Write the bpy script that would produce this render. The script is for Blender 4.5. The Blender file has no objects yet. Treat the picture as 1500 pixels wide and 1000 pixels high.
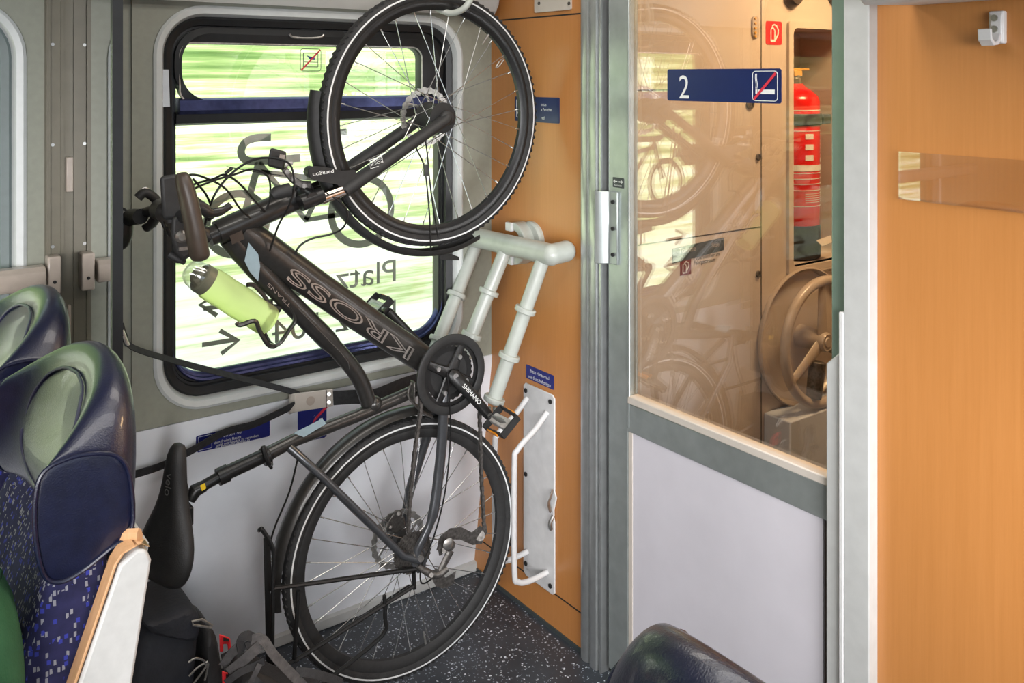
import bpy, bmesh, math, random
from mathutils import Vector as V, Matrix
random.seed(7)
PI = math.pi
COL = bpy.context.scene.collection

# ------------------------------------------------------------------ viewpoint
FPX, CXP, CYP = 1340.0, 750.0, 112.0
AZ = math.radians(53.8)
FW = V((math.cos(AZ), math.sin(AZ), 0)); RT = V((math.sin(AZ), -math.cos(AZ), 0)); UP = V((0, 0, 1))
EYE = V((-1.694, -2.4195, 1.636))

def ray(px, py): return FW + RT*((px-CXP)/FPX) + UP*((CYP-py)/FPX)
def atY(px, py, y=0.0):
    """measured point on a surface lying along the window side, at distance y from the window panel"""
    d = ray(px, py); return EYE + d*((y-EYE.y)/d.y)
def atX(px, py, x=0.0):
    d = ray(px, py); return EYE + d*((x-EYE.x)/d.x)
BN = V((0, 1, .04)); BP = V((0, -.253, .365))
def B(px, py, off=0.0):
    """measured point in the plane of the bicycle frame, off metres towards the aisle"""
    d = ray(px, py); p0 = BP - V((0, off, 0)); return EYE + d*((p0-EYE).dot(BN)/d.dot(BN))

# ------------------------------------------------------------------ mesh helpers
class MB:
    def __init__(s): s.v = []; s.f = []
    def add(s, vs, fs):
        n = len(s.v); s.v += [V(p) for p in vs]; s.f += [tuple(i+n for i in f) for f in fs]; return s
    def box(s, c, size, ax=None):
        ax = ax or (V((1,0,0)), V((0,1,0)), V((0,0,1))); c = V(c)
        vs = [c + ax[0]*(size[0]/2*i) + ax[1]*(size[1]/2*j) + ax[2]*(size[2]/2*k) for i in (-1,1) for j in (-1,1) for k in (-1,1)]
        return s.add(vs, [(0,1,3,2),(4,6,7,5),(0,4,5,1),(2,3,7,6),(0,2,6,4),(1,5,7,3)])
    def bb(s, x0, x1, y0, y1, z0, z1):
        return s.box(((x0+x1)/2,(y0+y1)/2,(z0+z1)/2), (abs(x1-x0),abs(y1-y0),abs(z1-z0)))
    def prism(s, poly, n):
        k = len(poly); n = V(n)
        return s.add([V(p) for p in poly]+[V(p)+n for p in poly], [tuple(range(k))[::-1], tuple(range(k,2*k))]+[(i,(i+1)%k,(i+1)%k+k,i+k) for i in range(k)])
    def loft(s, secs, closed=True, cap=True, wrap=False):
        k = len(secs[0]); m = len(secs); vs = [p for q in secs for p in q]; fs = []
        for a in range(m if wrap else m-1):
            b = (a+1) % m
            for i in range(k if closed else k-1):
                j = (i+1) % k
                fs.append((a*k+i, a*k+j, b*k+j, b*k+i))
        if cap and not wrap: fs += [tuple(range(k))[::-1], tuple((m-1)*k+i for i in range(k))]
        return s.add(vs, fs)
    def tube(s, pts, r, seg=10, cap=True, flat=1.0, ref=None, closed=False):
        pts = [V(p) for p in pts]; m = len(pts)
        rs = r if isinstance(r, (list, tuple)) else [r]*m
        secs = []; prev = None
        for i, p in enumerate(pts):
            if closed: t = pts[(i+1) % m]-pts[i-1]
            else: t = pts[min(i+1, m-1)]-pts[max(i-1, 0)]
            t = t.normalized() if t.length > 1e-9 else V((0,0,1))
            if prev is None:
                u = ref.copy() if ref is not None else (V((0,0,1)) if abs(t.z) < .9 else V((1,0,0)))
            else: u = prev
            u = u - t*u.dot(t)
            u = u.normalized() if u.length > 1e-6 else t.orthogonal().normalized()
            prev = u; w = t.cross(u)
            secs.append([p + u*(rs[i]*math.cos(2*PI*j/seg)) + w*(rs[i]*flat*math.sin(2*PI*j/seg)) for j in range(seg)])
        return s.loft(secs, True, cap, closed)
    def lathe(s, o, ax, prof, seg=24, loop=False, arc=None, u=None):
        o = V(o); ax = V(ax).normalized(); u = (u - ax*u.dot(ax)).normalized() if u is not None else ax.orthogonal().normalized(); w = ax.cross(u)
        secs = []
        full = arc is None; n = seg if full else seg+1
        for i in range(n):
            a = 2*PI*i/seg if full else arc[0]+(arc[1]-arc[0])*i/seg
            d = u*math.cos(a)+w*math.sin(a)
            secs.append([o+d*rr_+ax*h for rr_, h in prof])
        return s.loft(secs, loop, (loop and not full), full)
    def cyl(s, a, b, r, seg=16, r2=None):
        return s.tube([a, b], [r, r if r2 is None else r2], seg)
    def ell(s, c, rad, ax=None, nu=16, nv=10):
        ax = ax or (V((1,0,0)), V((0,1,0)), V((0,0,1))); c = V(c); secs = []
        for j in range(nv+1):
            t = -PI/2 + PI*j/nv; cr = max(math.cos(t), 1e-3)
            secs.append([c+ax[0]*(rad[0]*cr*math.cos(2*PI*i/nu))+ax[1]*(rad[1]*cr*math.sin(2*PI*i/nu))+ax[2]*(rad[2]*math.sin(t)) for i in range(nu)])
        return s.loft(secs)
    def text(s, st, size, o, xd, yd, depth=.0006, outline=0.0, align='LEFT', sx=1.0):
        cu = bpy.data.curves.new('lettering', 'FONT'); cu.body = st; cu.size = size; cu.align_x = align
        cu.resolution_u = 4
        if outline: cu.fill_mode = 'NONE'; cu.bevel_depth = outline; cu.bevel_resolution = 0
        ob = bpy.data.objects.new('lettering', cu); COL.objects.link(ob)
        bpy.context.view_layer.update()
        dg = bpy.context.evaluated_depsgraph_get(); me = ob.evaluated_get(dg).to_mesh()
        xd = V(xd).normalized(); yd = V(yd).normalized(); n = xd.cross(yd); o = V(o)
        s.add([o+xd*(p.co.x*sx)+yd*p.co.y+n*(depth+p.co.z*.4) for p in me.vertices], [tuple(p.vertices) for p in me.polygons])
        ob.evaluated_get(dg).to_mesh_clear(); bpy.data.objects.remove(ob); bpy.data.curves.remove(cu)
        return s
    def strip(s, pts, w, n, up):
        """flat strip of width w along pts, thickness along n"""
        n = V(n); pts = [V(p) for p in pts]; secs = []
        for i, p in enumerate(pts):
            t = (pts[min(i+1,len(pts)-1)]-pts[max(i-1,0)]).normalized(); q = t.cross(n).normalized()
            secs.append([p-q*w/2, p+q*w/2, p+q*w/2+n*up, p-q*w/2+n*up])
        return s.loft(secs)

def rr(x0, x1, z0, z1, r, n=6):
    out = []
    for cx, cz, a0 in ((x1-r, z0+r, -PI/2), (x1-r, z1-r, 0), (x0+r, z1-r, PI/2), (x0+r, z0+r, PI)):
        for i in range(n+1):
            a = a0+PI/2*i/n; out.append((cx+r*math.cos(a), cz+r*math.sin(a)))
    return out
def smooth(pts, n=6):
    pts = [V(p) for p in pts]; out = []
    for i in range(len(pts)-1):
        p0 = pts[max(i-1,0)]; p1 = pts[i]; p2 = pts[i+1]; p3 = pts[min(i+2,len(pts)-1)]
        for k in range(n):
            t = k/n
            out.append(.5*((2*p1)+(p2-p0)*t+(2*p0-5*p1+4*p2-p3)*t*t+(3*p1-p0-3*p2+p3)*t**3))
    out.append(pts[-1]); return out

WORLD = {}
def obj(name, mb, m, parent=None, bevel=0, sub=0, ang=38, seg=2):
    me = bpy.data.meshes.new(name)
    xs = [p.x for p in mb.v]; ys = [p.y for p in mb.v]; zs = [p.z for p in mb.v]
    c = V(((min(xs)+max(xs))/2, (min(ys)+max(ys))/2, min(zs)))
    me.from_pydata([p-c for p in mb.v], [], mb.f); me.update()
    bm = bmesh.new(); bm.from_mesh(me); bmesh.ops.recalc_face_normals(bm, faces=bm.faces); bm.to_mesh(me); bm.free()
    for p in me.polygons: p.use_smooth = True
    me.set_sharp_from_angle(angle=math.radians(ang))
    me.materials.append(m)
    o = bpy.data.objects.new(name, me); COL.objects.link(o)
    WORLD[o.name] = c
    if parent is not None: o.parent = parent; o.location = c - WORLD[parent.name]
    else: o.location = c
    if bevel:
        b = o.modifiers.new('edge', 'BEVEL'); b.width = bevel; b.segments = seg; b.limit_method = 'ANGLE'; b.angle_limit = math.radians(50); b.harden_normals = False
    if sub:
        b = o.modifiers.new('soft', 'SUBSURF'); b.levels = sub; b.render_levels = sub
    return o
def root(name, loc, parent=None):
    o = bpy.data.objects.new(name, None); COL.objects.link(o); o.empty_display_size = .1; WORLD[o.name] = V(loc)
    o.location = V(loc) - (WORLD[parent.name] if parent is not None else V((0,0,0)))
    if parent is not None: o.parent = parent
    return o
def tag(o, label, cat, group=None, kind=None):
    o['label'] = label; o['category'] = cat
    if group: o['group'] = group
    if kind: o['kind'] = kind
    return o

# ------------------------------------------------------------------ materials
def mat(name, col, rough=.5, metal=0.0, var=.06, scale=30, bump=0.0, bscale=200, coat=0.0, spec=.5):
    m = bpy.data.materials.new(name); m.use_nodes = True; nt = m.node_tree; N = nt.nodes; L = nt.links
    b = N['Principled BSDF']; b.inputs['Roughness'].default_value = rough; b.inputs['Metallic'].default_value = metal
    b.inputs['Coat Weight'].default_value = coat; b.inputs['Specular IOR Level'].default_value = spec
    tc = N.new('ShaderNodeTexCoord'); nz = N.new('ShaderNodeTexNoise'); nz.inputs['Scale'].default_value = scale; nz.inputs['Detail'].default_value = 4
    L.new(tc.outputs['Object'], nz.inputs['Vector'])
    rp = N.new('ShaderNodeValToRGB'); c = col
    rp.color_ramp.elements[0].position = .3; rp.color_ramp.elements[1].position = .7
    rp.color_ramp.elements[0].color = (c[0]*(1-var), c[1]*(1-var), c[2]*(1-var), 1)
    rp.color_ramp.elements[1].color = (min(1, c[0]*(1+var)), min(1, c[1]*(1+var)), min(1, c[2]*(1+var)), 1)
    L.new(nz.outputs['Fac'], rp.inputs['Fac']); L.new(rp.outputs['Color'], b.inputs['Base Color'])
    if bump:
        n2 = N.new('ShaderNodeTexNoise'); n2.inputs['Scale'].default_value = bscale; n2.inputs['Detail'].default_value = 3
        L.new(tc.outputs['Object'], n2.inputs['Vector'])
        bp = N.new('ShaderNodeBump'); bp.inputs['Strength'].default_value = bump; bp.inputs['Distance'].default_value = .002
        L.new(n2.outputs['Fac'], bp.inputs['Height']); L.new(bp.outputs['Normal'], b.inputs['Normal'])
    return m

def wood(name, c1, c2, rough=.38):
    m = mat(name, c1, rough); nt = m.node_tree; N = nt.nodes; L = nt.links; b = N['Principled BSDF']
    tc = N.new('ShaderNodeTexCoord'); mp = N.new('ShaderNodeMapping'); mp.inputs['Scale'].default_value = (60, 60, 1.6)
    n1 = N.new('ShaderNodeTexNoise'); n1.inputs['Scale'].default_value = 2.2; n1.inputs['Detail'].default_value = 6
    mp2 = N.new('ShaderNodeMapping'); mp2.inputs['Scale'].default_value = (400, 400, 22)
    n2 = N.new('ShaderNodeTexNoise'); n2.inputs['Scale'].default_value = 1.0; n2.inputs['Detail'].default_value = 2
    L.new(tc.outputs['Object'], mp.inputs['Vector']); L.new(mp.outputs['Vector'], n1.inputs['Vector'])
    L.new(tc.outputs['Object'], mp2.inputs['Vector']); L.new(mp2.outputs['Vector'], n2.inputs['Vector'])
    mx = N.new('ShaderNodeMath'); mx.operation = 'ADD'; sc = N.new('ShaderNodeMath'); sc.operation = 'MULTIPLY'; sc.inputs[1].default_value = .45
    L.new(n2.outputs['Fac'], sc.inputs[0]); L.new(n1.outputs['Fac'], mx.inputs[0]); L.new(sc.outputs[0], mx.inputs[1])
    rp = N.new('ShaderNodeValToRGB'); rp.color_ramp.elements[0].position = .5; rp.color_ramp.elements[1].position = .95
    rp.color_ramp.elements[0].color = (*c2, 1); rp.color_ramp.elements[1].color = (*c1, 1)
    L.new(mx.outputs[0], rp.inputs['Fac']); L.new(rp.outputs['Color'], b.inputs['Base Color'])
    return m

def glass(name, refl=.2, tint=(1,1,1), boost=2.2):
    m = bpy.data.materials.new(name); m.use_nodes = True; nt = m.node_tree; N = nt.nodes; L = nt.links
    for n in list(N): N.remove(n)
    out = N.new('ShaderNodeOutputMaterial'); t = N.new('ShaderNodeBsdfTransparent'); t.inputs['Color'].default_value = (*tint, 1)
    g = N.new('ShaderNodeBsdfGlossy'); g.inputs['Roughness'].default_value = 0.0; g.inputs['Color'].default_value = (1,1,1,1)
    fr = N.new('ShaderNodeFresnel'); fr.inputs['IOR'].default_value = 1.5
    ge = N.new('ShaderNodeNewGeometry'); io = N.new('ShaderNodeMath'); io.operation = 'MULTIPLY_ADD'; io.inputs[1].default_value = 1/1.5-1.5; io.inputs[2].default_value = 1.5
    L.new(ge.outputs['Backfacing'], io.inputs[0]); L.new(io.outputs[0], fr.inputs['IOR'])      # the same reflectance on both faces of the pane
    mu = N.new('ShaderNodeMath'); mu.operation = 'MULTIPLY_ADD'; mu.inputs[1].default_value = boost; mu.inputs[2].default_value = refl; mu.use_clamp = True
    mx = N.new('ShaderNodeMixShader'); L.new(fr.outputs['Fac'], mu.inputs[0]); L.new(mu.outputs[0], mx.inputs['Fac'])
    L.new(t.outputs[0], mx.inputs[1]); L.new(g.outputs[0], mx.inputs[2]); L.new(mx.outputs[0], out.inputs['Surface'])
    return m

def floor_mat():
    m = mat('rubber floor', (.035,.042,.052), .35, 0, .25, 9); nt = m.node_tree; N = nt.nodes; L = nt.links; b = N['Principled BSDF']
    base = b.inputs['Base Color'].links[0].from_socket
    tc = N.new('ShaderNodeTexCoord'); last = base
    for sc, th, c in ((85, .30, (.55,.6,.66)), (140, .34, (.30,.34,.40)), (60, .22, (.7,.74,.8))):
        nzw = N.new('ShaderNodeTexNoise'); nzw.inputs['Scale'].default_value = 120
        av = N.new('ShaderNodeVectorMath'); av.operation = 'MULTIPLY_ADD'; av.inputs[1].default_value = (.012,.012,.012)
        L.new(tc.outputs['Object'], nzw.inputs['Vector']); L.new(nzw.outputs['Color'], av.inputs[0]); L.new(tc.outputs['Object'], av.inputs[2])
        vo = N.new('ShaderNodeTexVoronoi'); vo.inputs['Scale'].default_value = sc; L.new(av.outputs[0], vo.inputs['Vector'])
        lt = N.new('ShaderNodeMath'); lt.operation = 'LESS_THAN'; lt.inputs[1].default_value = th*.85; L.new(vo.outputs['Distance'], lt.inputs[0])
        sp = N.new('ShaderNodeSeparateColor'); L.new(vo.outputs['Color'], sp.inputs[0])
        gt = N.new('ShaderNodeMath'); gt.operation = 'GREATER_THAN'; gt.inputs[1].default_value = .66; L.new(sp.outputs[0], gt.inputs[0])
        mu = N.new('ShaderNodeMath'); mu.operation = 'MULTIPLY'; L.new(lt.outputs[0], mu.inputs[0]); L.new(gt.outputs[0], mu.inputs[1])
        mx = N.new('ShaderNodeMix'); mx.data_type = 'RGBA'; L.new(mu.outputs[0], mx.inputs[0]); L.new(last, mx.inputs[6]); mx.inputs[7].default_value = (*c, 1)
        last = mx.outputs[2]
    L.new(last, b.inputs['Base Color']); return m

def seat_fabric():
    m = mat('moquette', (.02,.02,.075), .95, 0, .3, 40); nt = m.node_tree; N = nt.nodes; L = nt.links; b = N['Principled BSDF']
    last = b.inputs['Base Color'].links[0].from_socket; tc = N.new('ShaderNodeTexCoord')
    for sc, gtv, c, st in ((210, .66, (.30,.30,.34), (1,1,.5)), (150, .88, (.40,.20,.33), (1,1,.8)), (150, .74, (.04,.05,.36), (1,1,.8))):
        mp = N.new('ShaderNodeMapping'); mp.inputs['Scale'].default_value = st; mp.inputs['Location'].default_value = (sc,sc*.3,0); L.new(tc.outputs['Object'], mp.inputs['Vector'])
        vo = N.new('ShaderNodeTexVoronoi'); vo.distance = 'CHEBYCHEV'; vo.inputs['Scale'].default_value = sc; vo.inputs['Randomness'].default_value = .75; L.new(mp.outputs['Vector'], vo.inputs['Vector'])
        lt = N.new('ShaderNodeMath'); lt.operation = 'LESS_THAN'; lt.inputs[1].default_value = .34; L.new(vo.outputs['Distance'], lt.inputs[0])
        sp = N.new('ShaderNodeSeparateColor'); L.new(vo.outputs['Color'], sp.inputs[0])
        gt = N.new('ShaderNodeMath'); gt.operation = 'GREATER_THAN'; gt.inputs[1].default_value = gtv; L.new(sp.outputs[0], gt.inputs[0])
        mu = N.new('ShaderNodeMath'); mu.operation = 'MULTIPLY'; L.new(lt.outputs[0], mu.inputs[0]); L.new(gt.outputs[0], mu.inputs[1])
        mx = N.new('ShaderNodeMix'); mx.data_type = 'RGBA'; L.new(mu.outputs[0], mx.inputs[0]); L.new(last, mx.inputs[6]); mx.inputs[7].default_value = (*c, 1)
        last = mx.outputs[2]
    L.new(last, b.inputs['Base Color']); return m

def bank_mat():
    """grass bank: green rows running along the line, daylight glare painted as pale colour low down"""
    m = bpy.data.materials.new('grass rows'); m.use_nodes = True; nt = m.node_tree; N = nt.nodes; L = nt.links; b = N['Principled BSDF']
    b.inputs['Roughness'].default_value = .9; b.inputs['Specular IOR Level'].default_value = .1
    tc = N.new('ShaderNodeTexCoord'); mp = N.new('ShaderNodeMapping'); mp.inputs['Scale'].default_value = (.45, 5.0, 10.0)
    L.new(tc.outputs['Object'], mp.inputs['Vector'])
    n1 = N.new('ShaderNodeTexNoise'); n1.inputs['Scale'].default_value = 1.5; n1.inputs['Detail'].default_value = 7; n1.inputs['Roughness'].default_value = .62
    L.new(mp.outputs['Vector'], n1.inputs['Vector'])
    sx = N.new('ShaderNodeSeparateXYZ'); L.new(tc.outputs['Object'], sx.inputs[0])
    mr = N.new('ShaderNodeMapRange'); mr.inputs['From Min'].default_value = 1.0; mr.inputs['From Max'].default_value = 4.2; mr.inputs['To Min'].default_value = .35; mr.inputs['To Max'].default_value = -.04  # paler towards the bottom: overexposed daylight put into the base colour
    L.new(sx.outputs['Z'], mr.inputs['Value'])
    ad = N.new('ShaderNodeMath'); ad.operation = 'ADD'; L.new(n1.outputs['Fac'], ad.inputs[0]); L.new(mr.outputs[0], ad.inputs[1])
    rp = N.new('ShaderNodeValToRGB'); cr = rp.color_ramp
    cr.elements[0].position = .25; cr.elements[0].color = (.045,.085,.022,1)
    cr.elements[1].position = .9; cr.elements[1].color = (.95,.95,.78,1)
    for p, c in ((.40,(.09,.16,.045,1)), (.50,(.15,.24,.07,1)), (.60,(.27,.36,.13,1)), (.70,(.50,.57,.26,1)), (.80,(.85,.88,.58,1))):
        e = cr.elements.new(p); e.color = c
    L.new(ad.outputs[0], rp.inputs['Fac']); L.new(rp.outputs['Color'], b.inputs['Base Color'])
    return m

M = {}
def setup_mats():
    A = M
    A['panel'] = mat('wall laminate', (.30,.31,.255), .5, 0, .05, 60)
    A['lower'] = mat('lower wall laminate', (.80,.83,.88), .5, 0, .08, 5)
    A['trim'] = mat('window trim plastic', (.62,.65,.64), .35, 0, .04, 40)
    A['rubber'] = mat('black rubber', (.012,.013,.014), .45, 0, .2, 40)
    A['bluebar'] = mat('blue aluminium', (.055,.065,.16), .28, .7, .2, 60)
    A['wood'] = wood('beech laminate', (.53,.222,.062), (.49,.20,.052)); wb0 = A['wood'].node_tree.nodes['Principled BSDF']; wb0.inputs['Coat Weight'].default_value = .3; wb0.inputs['Coat Roughness'].default_value = .28
    A['wood2'] = wood('beech edge', (.72,.42,.22), (.62,.34,.16), .45)
    A['alu'] = mat('brushed aluminium', (.56,.58,.58), .32, .8, .08, 30)
    A['door'] = mat('door stile aluminium', (.42,.46,.45), .3, .6, .1, 20)
    A['doorpanel'] = mat('door laminate', (.64,.62,.67), .4, 0, .03, 10)
    A['post'] = mat('grey lacquered post', (.50,.51,.50), .35, 0, .05, 30)
    A['stile2'] = mat('green reflection tinted aluminium', (.26,.36,.29), .22, .4, .05, 30)  # aluminium stile, its green reflection painted into the base colour
    A['dark'] = mat('dark gap', (.015,.015,.015), .8, 0, .2, 30)
    A['floor'] = floor_mat()
    A['ceil'] = mat('ceiling laminate', (.6,.6,.57), .6, 0, .04, 10)
    A['vest'] = mat('vestibule laminate', (.58,.50,.43), .42, 0, .05, 6)
    A['rail'] = mat('grey tube paint', (.46,.49,.45), .32, 0, .08, 25, coat=.2)
    A['white'] = mat('white powder coat', (.66,.66,.66), .35, 0, .06, 30)
    A['cream'] = mat('cream plastic', (.58,.53,.47), .4, 0, .04, 30)
    A['screw'] = mat('steel screw', (.6,.6,.58), .3, .9, .2, 100)
    A['bluesign'] = mat('blue sign film', (.012,.018,.17), .35, 0, .05, 30)
    A['navysign'] = mat('navy sign film', (.012,.022,.10), .3, 0, .05, 30)
    A['ink'] = mat('white print', (.80,.82,.80), .5, 0, .03, 60)
    A['redink'] = mat('red print', (.62,.03,.06), .5, 0, .05, 60)
    A['redsign'] = mat('red sign film', (.72,.02,.03), .4, 0, .05, 60)
    A['greyfilm'] = mat('grey sticker film', (.22,.225,.20), .5, 0, .06, 60)
    A['darkfilm'] = mat('dark grey film', (.05,.06,.06), .5, 0, .06, 60)
    A['leather'] = mat('navy leather', (.007,.009,.030), .3, 0, .2, 60, .2, 500, coat=.2)
    A['fabric'] = seat_fabric()
    A['shell'] = mat('grey seat shell', (.60,.60,.58), .5, 0, .05, 60)
    A['pipe'] = mat('seam piping', (.05,.05,.09), .4, 0, .1, 60)
    A['frame'] = mat('anthracite frame lacquer', (.085,.09,.098), .3, .55, .12, 80, coat=.3)
    A['frame2'] = mat('dark frame lacquer', (.05,.048,.045), .32, .5, .12, 80, coat=.3)
    A['black'] = mat('satin black', (.014,.014,.014), .35, .2, .2, 80)
    A['matte'] = mat('matte black plastic', (.02,.02,.02), .6, 0, .2, 80)
    A['tyre'] = mat('tyre rubber', (.022,.022,.022), .7, 0, .3, 60, .6, 260)
    A['refl'] = mat('reflective stripe', (.75,.76,.76), .35, 0, .04, 80)
    A['spoke'] = mat('steel spoke', (.62,.63,.62), .25, .9, .1, 100)
    A['steel'] = mat('machined steel', (.45,.44,.42), .35, .9, .25, 90)
    A['dsteel'] = mat('grimy steel', (.16,.15,.14), .42, .8, .4, 120, .4, 400)
    A['stanch'] = mat('chrome stanchion', (.55,.50,.45), .12, 1, .03, 40)
    A['brown'] = mat('dark brown grip rubber', (.055,.04,.03), .42, 0, .15, 50)
    A['clearp'] = mat('clear orange reflector', (.75,.27,.02), .2, 0, .1, 80)
    A['lens'] = mat('clear pedal plastic', (.5,.48,.45), .25, .3, .2, 80)
    A['saddle'] = mat('saddle vinyl', (.017,.017,.017), .5, 0, .2, 40, .3, 350)
    A['sky'] = mat('pale blue decal', (.30,.40,.45), .35, 0, .05, 60)
    A['bottle'] = bottle_mat()
    A['cap'] = mat('bottle cap plastic', (.16,.16,.11), .4, 0, .08, 60)
    A['yellow'] = mat('yellow label', (.8,.55,.02), .5, 0, .05, 60)
    A['bag'] = mat('navy black nylon', (.012,.014,.020), .75, 0, .3, 18, .5, 120)
    A['bag2'] = mat('black nylon', (.017,.017,.018), .6, 0, .3, 25, .5, 160)
    A['web'] = mat('webbing', (.030,.030,.032), .8, 0, .25, 90, .6, 500)
    A['web2'] = mat('grey webbing', (.09,.085,.085), .8, 0, .25, 90, .6, 500)
    A['redp'] = mat('red plastic', (.75,.03,.04), .4, 0, .06, 60)
    A['red'] = mat('red extinguisher paint', (.72,.012,.010), .22, 0, .04, 20, coat=.4)
    A['brass'] = mat('yellow valve plastic', (.8,.45,.08), .35, .2, .05, 60)
    A['wheelp'] = mat('taupe brake wheel paint', (.46,.39,.33), .32, .0, .1, 20, coat=.3)
    A['bluew'] = mat('pale blue white laminate', (.55,.60,.68), .5, 0, .04, 10)
    A['skin'] = mat('skin', (.55,.25,.15), .5, 0, .1, 30)
    A['hair'] = mat('dark hair', (.012,.009,.008), .6, 0, .4, 150, .8, 200)
    A['shirt'] = mat('green knit', (.03,.13,.055), .9, 0, .15, 20, .5, 300)
    A['trouser'] = mat('dark trousers', (.03,.03,.04), .9, 0, .15, 20)
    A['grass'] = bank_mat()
    A['wglass'] = glass('window glass', .0, (.97,1,.97), 1.3)
    A['dglass'] = glass('door glass', .06, (.98,.97,.95), 2.4)
    A['pglass'] = glass('partition glass', .05, (.025,.022,.018), 2.6)
    A['acryl'] = glass('acrylic', .03, (1,1,1), 1.5)
    A['pillar'] = mat('olive pillar cover', (.17,.155,.115), .42, 0, .06, 30)
    A['winner'] = mat('inner window lining', (.16,.20,.20), .4, 0, .05, 40)
def bottle_mat():
    m = mat('translucent lime plastic', (.80,.90,.45), .35, 0, .06, 12); b = m.node_tree.nodes['Principled BSDF']
    b.inputs['Transmission Weight'].default_value = .75; b.inputs['IOR'].default_value = 1.15; b.inputs['Roughness'].default_value = .45
    return m
setup_mats()
# ================================================================== THE SETTING
XL, XR, YN, ZC = -4.2, 1.35, -2.95, 2.25
S = 'structure'
def plate_with_hole(mb, X0, X1, Z0, Z1, hole, y0, y1, n=6):
    hx0, hx1, hz0, hz1, r = hole
    inn = rr(hx0, hx1, hz0, hz1, r, n); out = rr(X0, X1, Z0, Z1, .0005, n)
    f = lambda L, y: [V((x, y, z)) for x, z in L]
    mb.loft([f(out, y0), f(inn, y0), f(inn, y1), f(out, y1)], True, False, True)

W1 = (-1.055, -.118, .766, 1.822, .13)       # bicycle-bay window opening (outer edge of its trim)
W2 = (-2.75, -1.345, .766, 1.822, .14)       # window beside the seats
m = MB()
plate_with_hole(m, XL, -1.2, .70, ZC, W2, .0, .06)
plate_with_hole(m, -1.2, .13, .70, ZC, W1, .008, .06)
plate_with_hole(m, -1.107, -.113, .742, 1.86, W1, .0, .010)
# lower wall, leaning out slightly towards the floor
m.loft([[V((x, .008, .742)), V((x, .012, .70)), V((x, .112, .0)), V((x, .16, .0)), V((x, .16, .72)), V((x, .06, .742))] for x in (XL, .13)])
tag(obj('wall_window', m, M['panel']), 'grey laminate window wall with two rounded window openings', 'wall', kind=S)
m = MB(); m.loft([[V((x, .094, .0)), V((x, .090, .004)), V((x, .092, .028)), V((x, .105, .032)), V((x, .11, .0))] for x in (XL, .0)])
tag(obj('baseboard_window', m, M['post']), 'thin grey skirting strip along the foot of the window wall', 'baseboard', kind=S)
m = MB(); m.loft([[V((x, .0055, .741)), V((x, -.002, .728)), V((x, .02, .722)), V((x, .03, .741))] for x in (XL, -1.108)])
tag(obj('trim_1', m, M['post']), 'narrow grey ledge strip where the upper panel meets the lower wall', 'trim', kind=S)
# lower wall lighter laminate face
m = MB(); m.loft([[V((x, .004+.0, .738)), V((x, .0075, .70)), V((x, .1065, .03)), V((x, .1125, .03)), V((x, .014, .70)), V((x, .010, .738))] for x in (XL, .0)])
tag(obj('trim_2', m, M['lower']), 'pale grey laminate sheet of the lower wall below the windows', 'wall panel', kind=S)

m = MB(); m.bb(XL, XR+.1, -3.05, .16, -.06, 0)
tag(obj('floor', m, M['floor']), 'dark blue grey rubber floor with white flecks', 'floor', kind=S)
m = MB(); m.bb(XL, XR+.1, -3.05, .16, ZC, ZC+.06)
tag(obj('ceiling', m, M['ceil']), 'pale carriage ceiling', 'ceiling', kind=S)

# coving / light valance above the window
m = MB(); m.loft([[V((x, .006, 1.832)), V((x, -.035, 1.829)), V((x, -.042, 1.838)), V((x, -.06, 1.86)), V((x, -.16, 2.25)), V((x, .006, 2.25))] for x in (XL, -.02)])
tag(obj('trim_3', m, M['ceil']), 'long pale valance running above the windows', 'valance', kind=S)
m = MB(); m.loft([[V((x, -.05, 1.842)), V((x, -.065, 1.838)), V((x, -.12, 1.99)), V((x, -.10, 2.0))] for x in (-.42, -.030)])
tag(obj('trim_4', m, M['post'], bevel=.004), 'short light grey cover plate under the valance in the corner', 'cover plate', kind=S)

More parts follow.
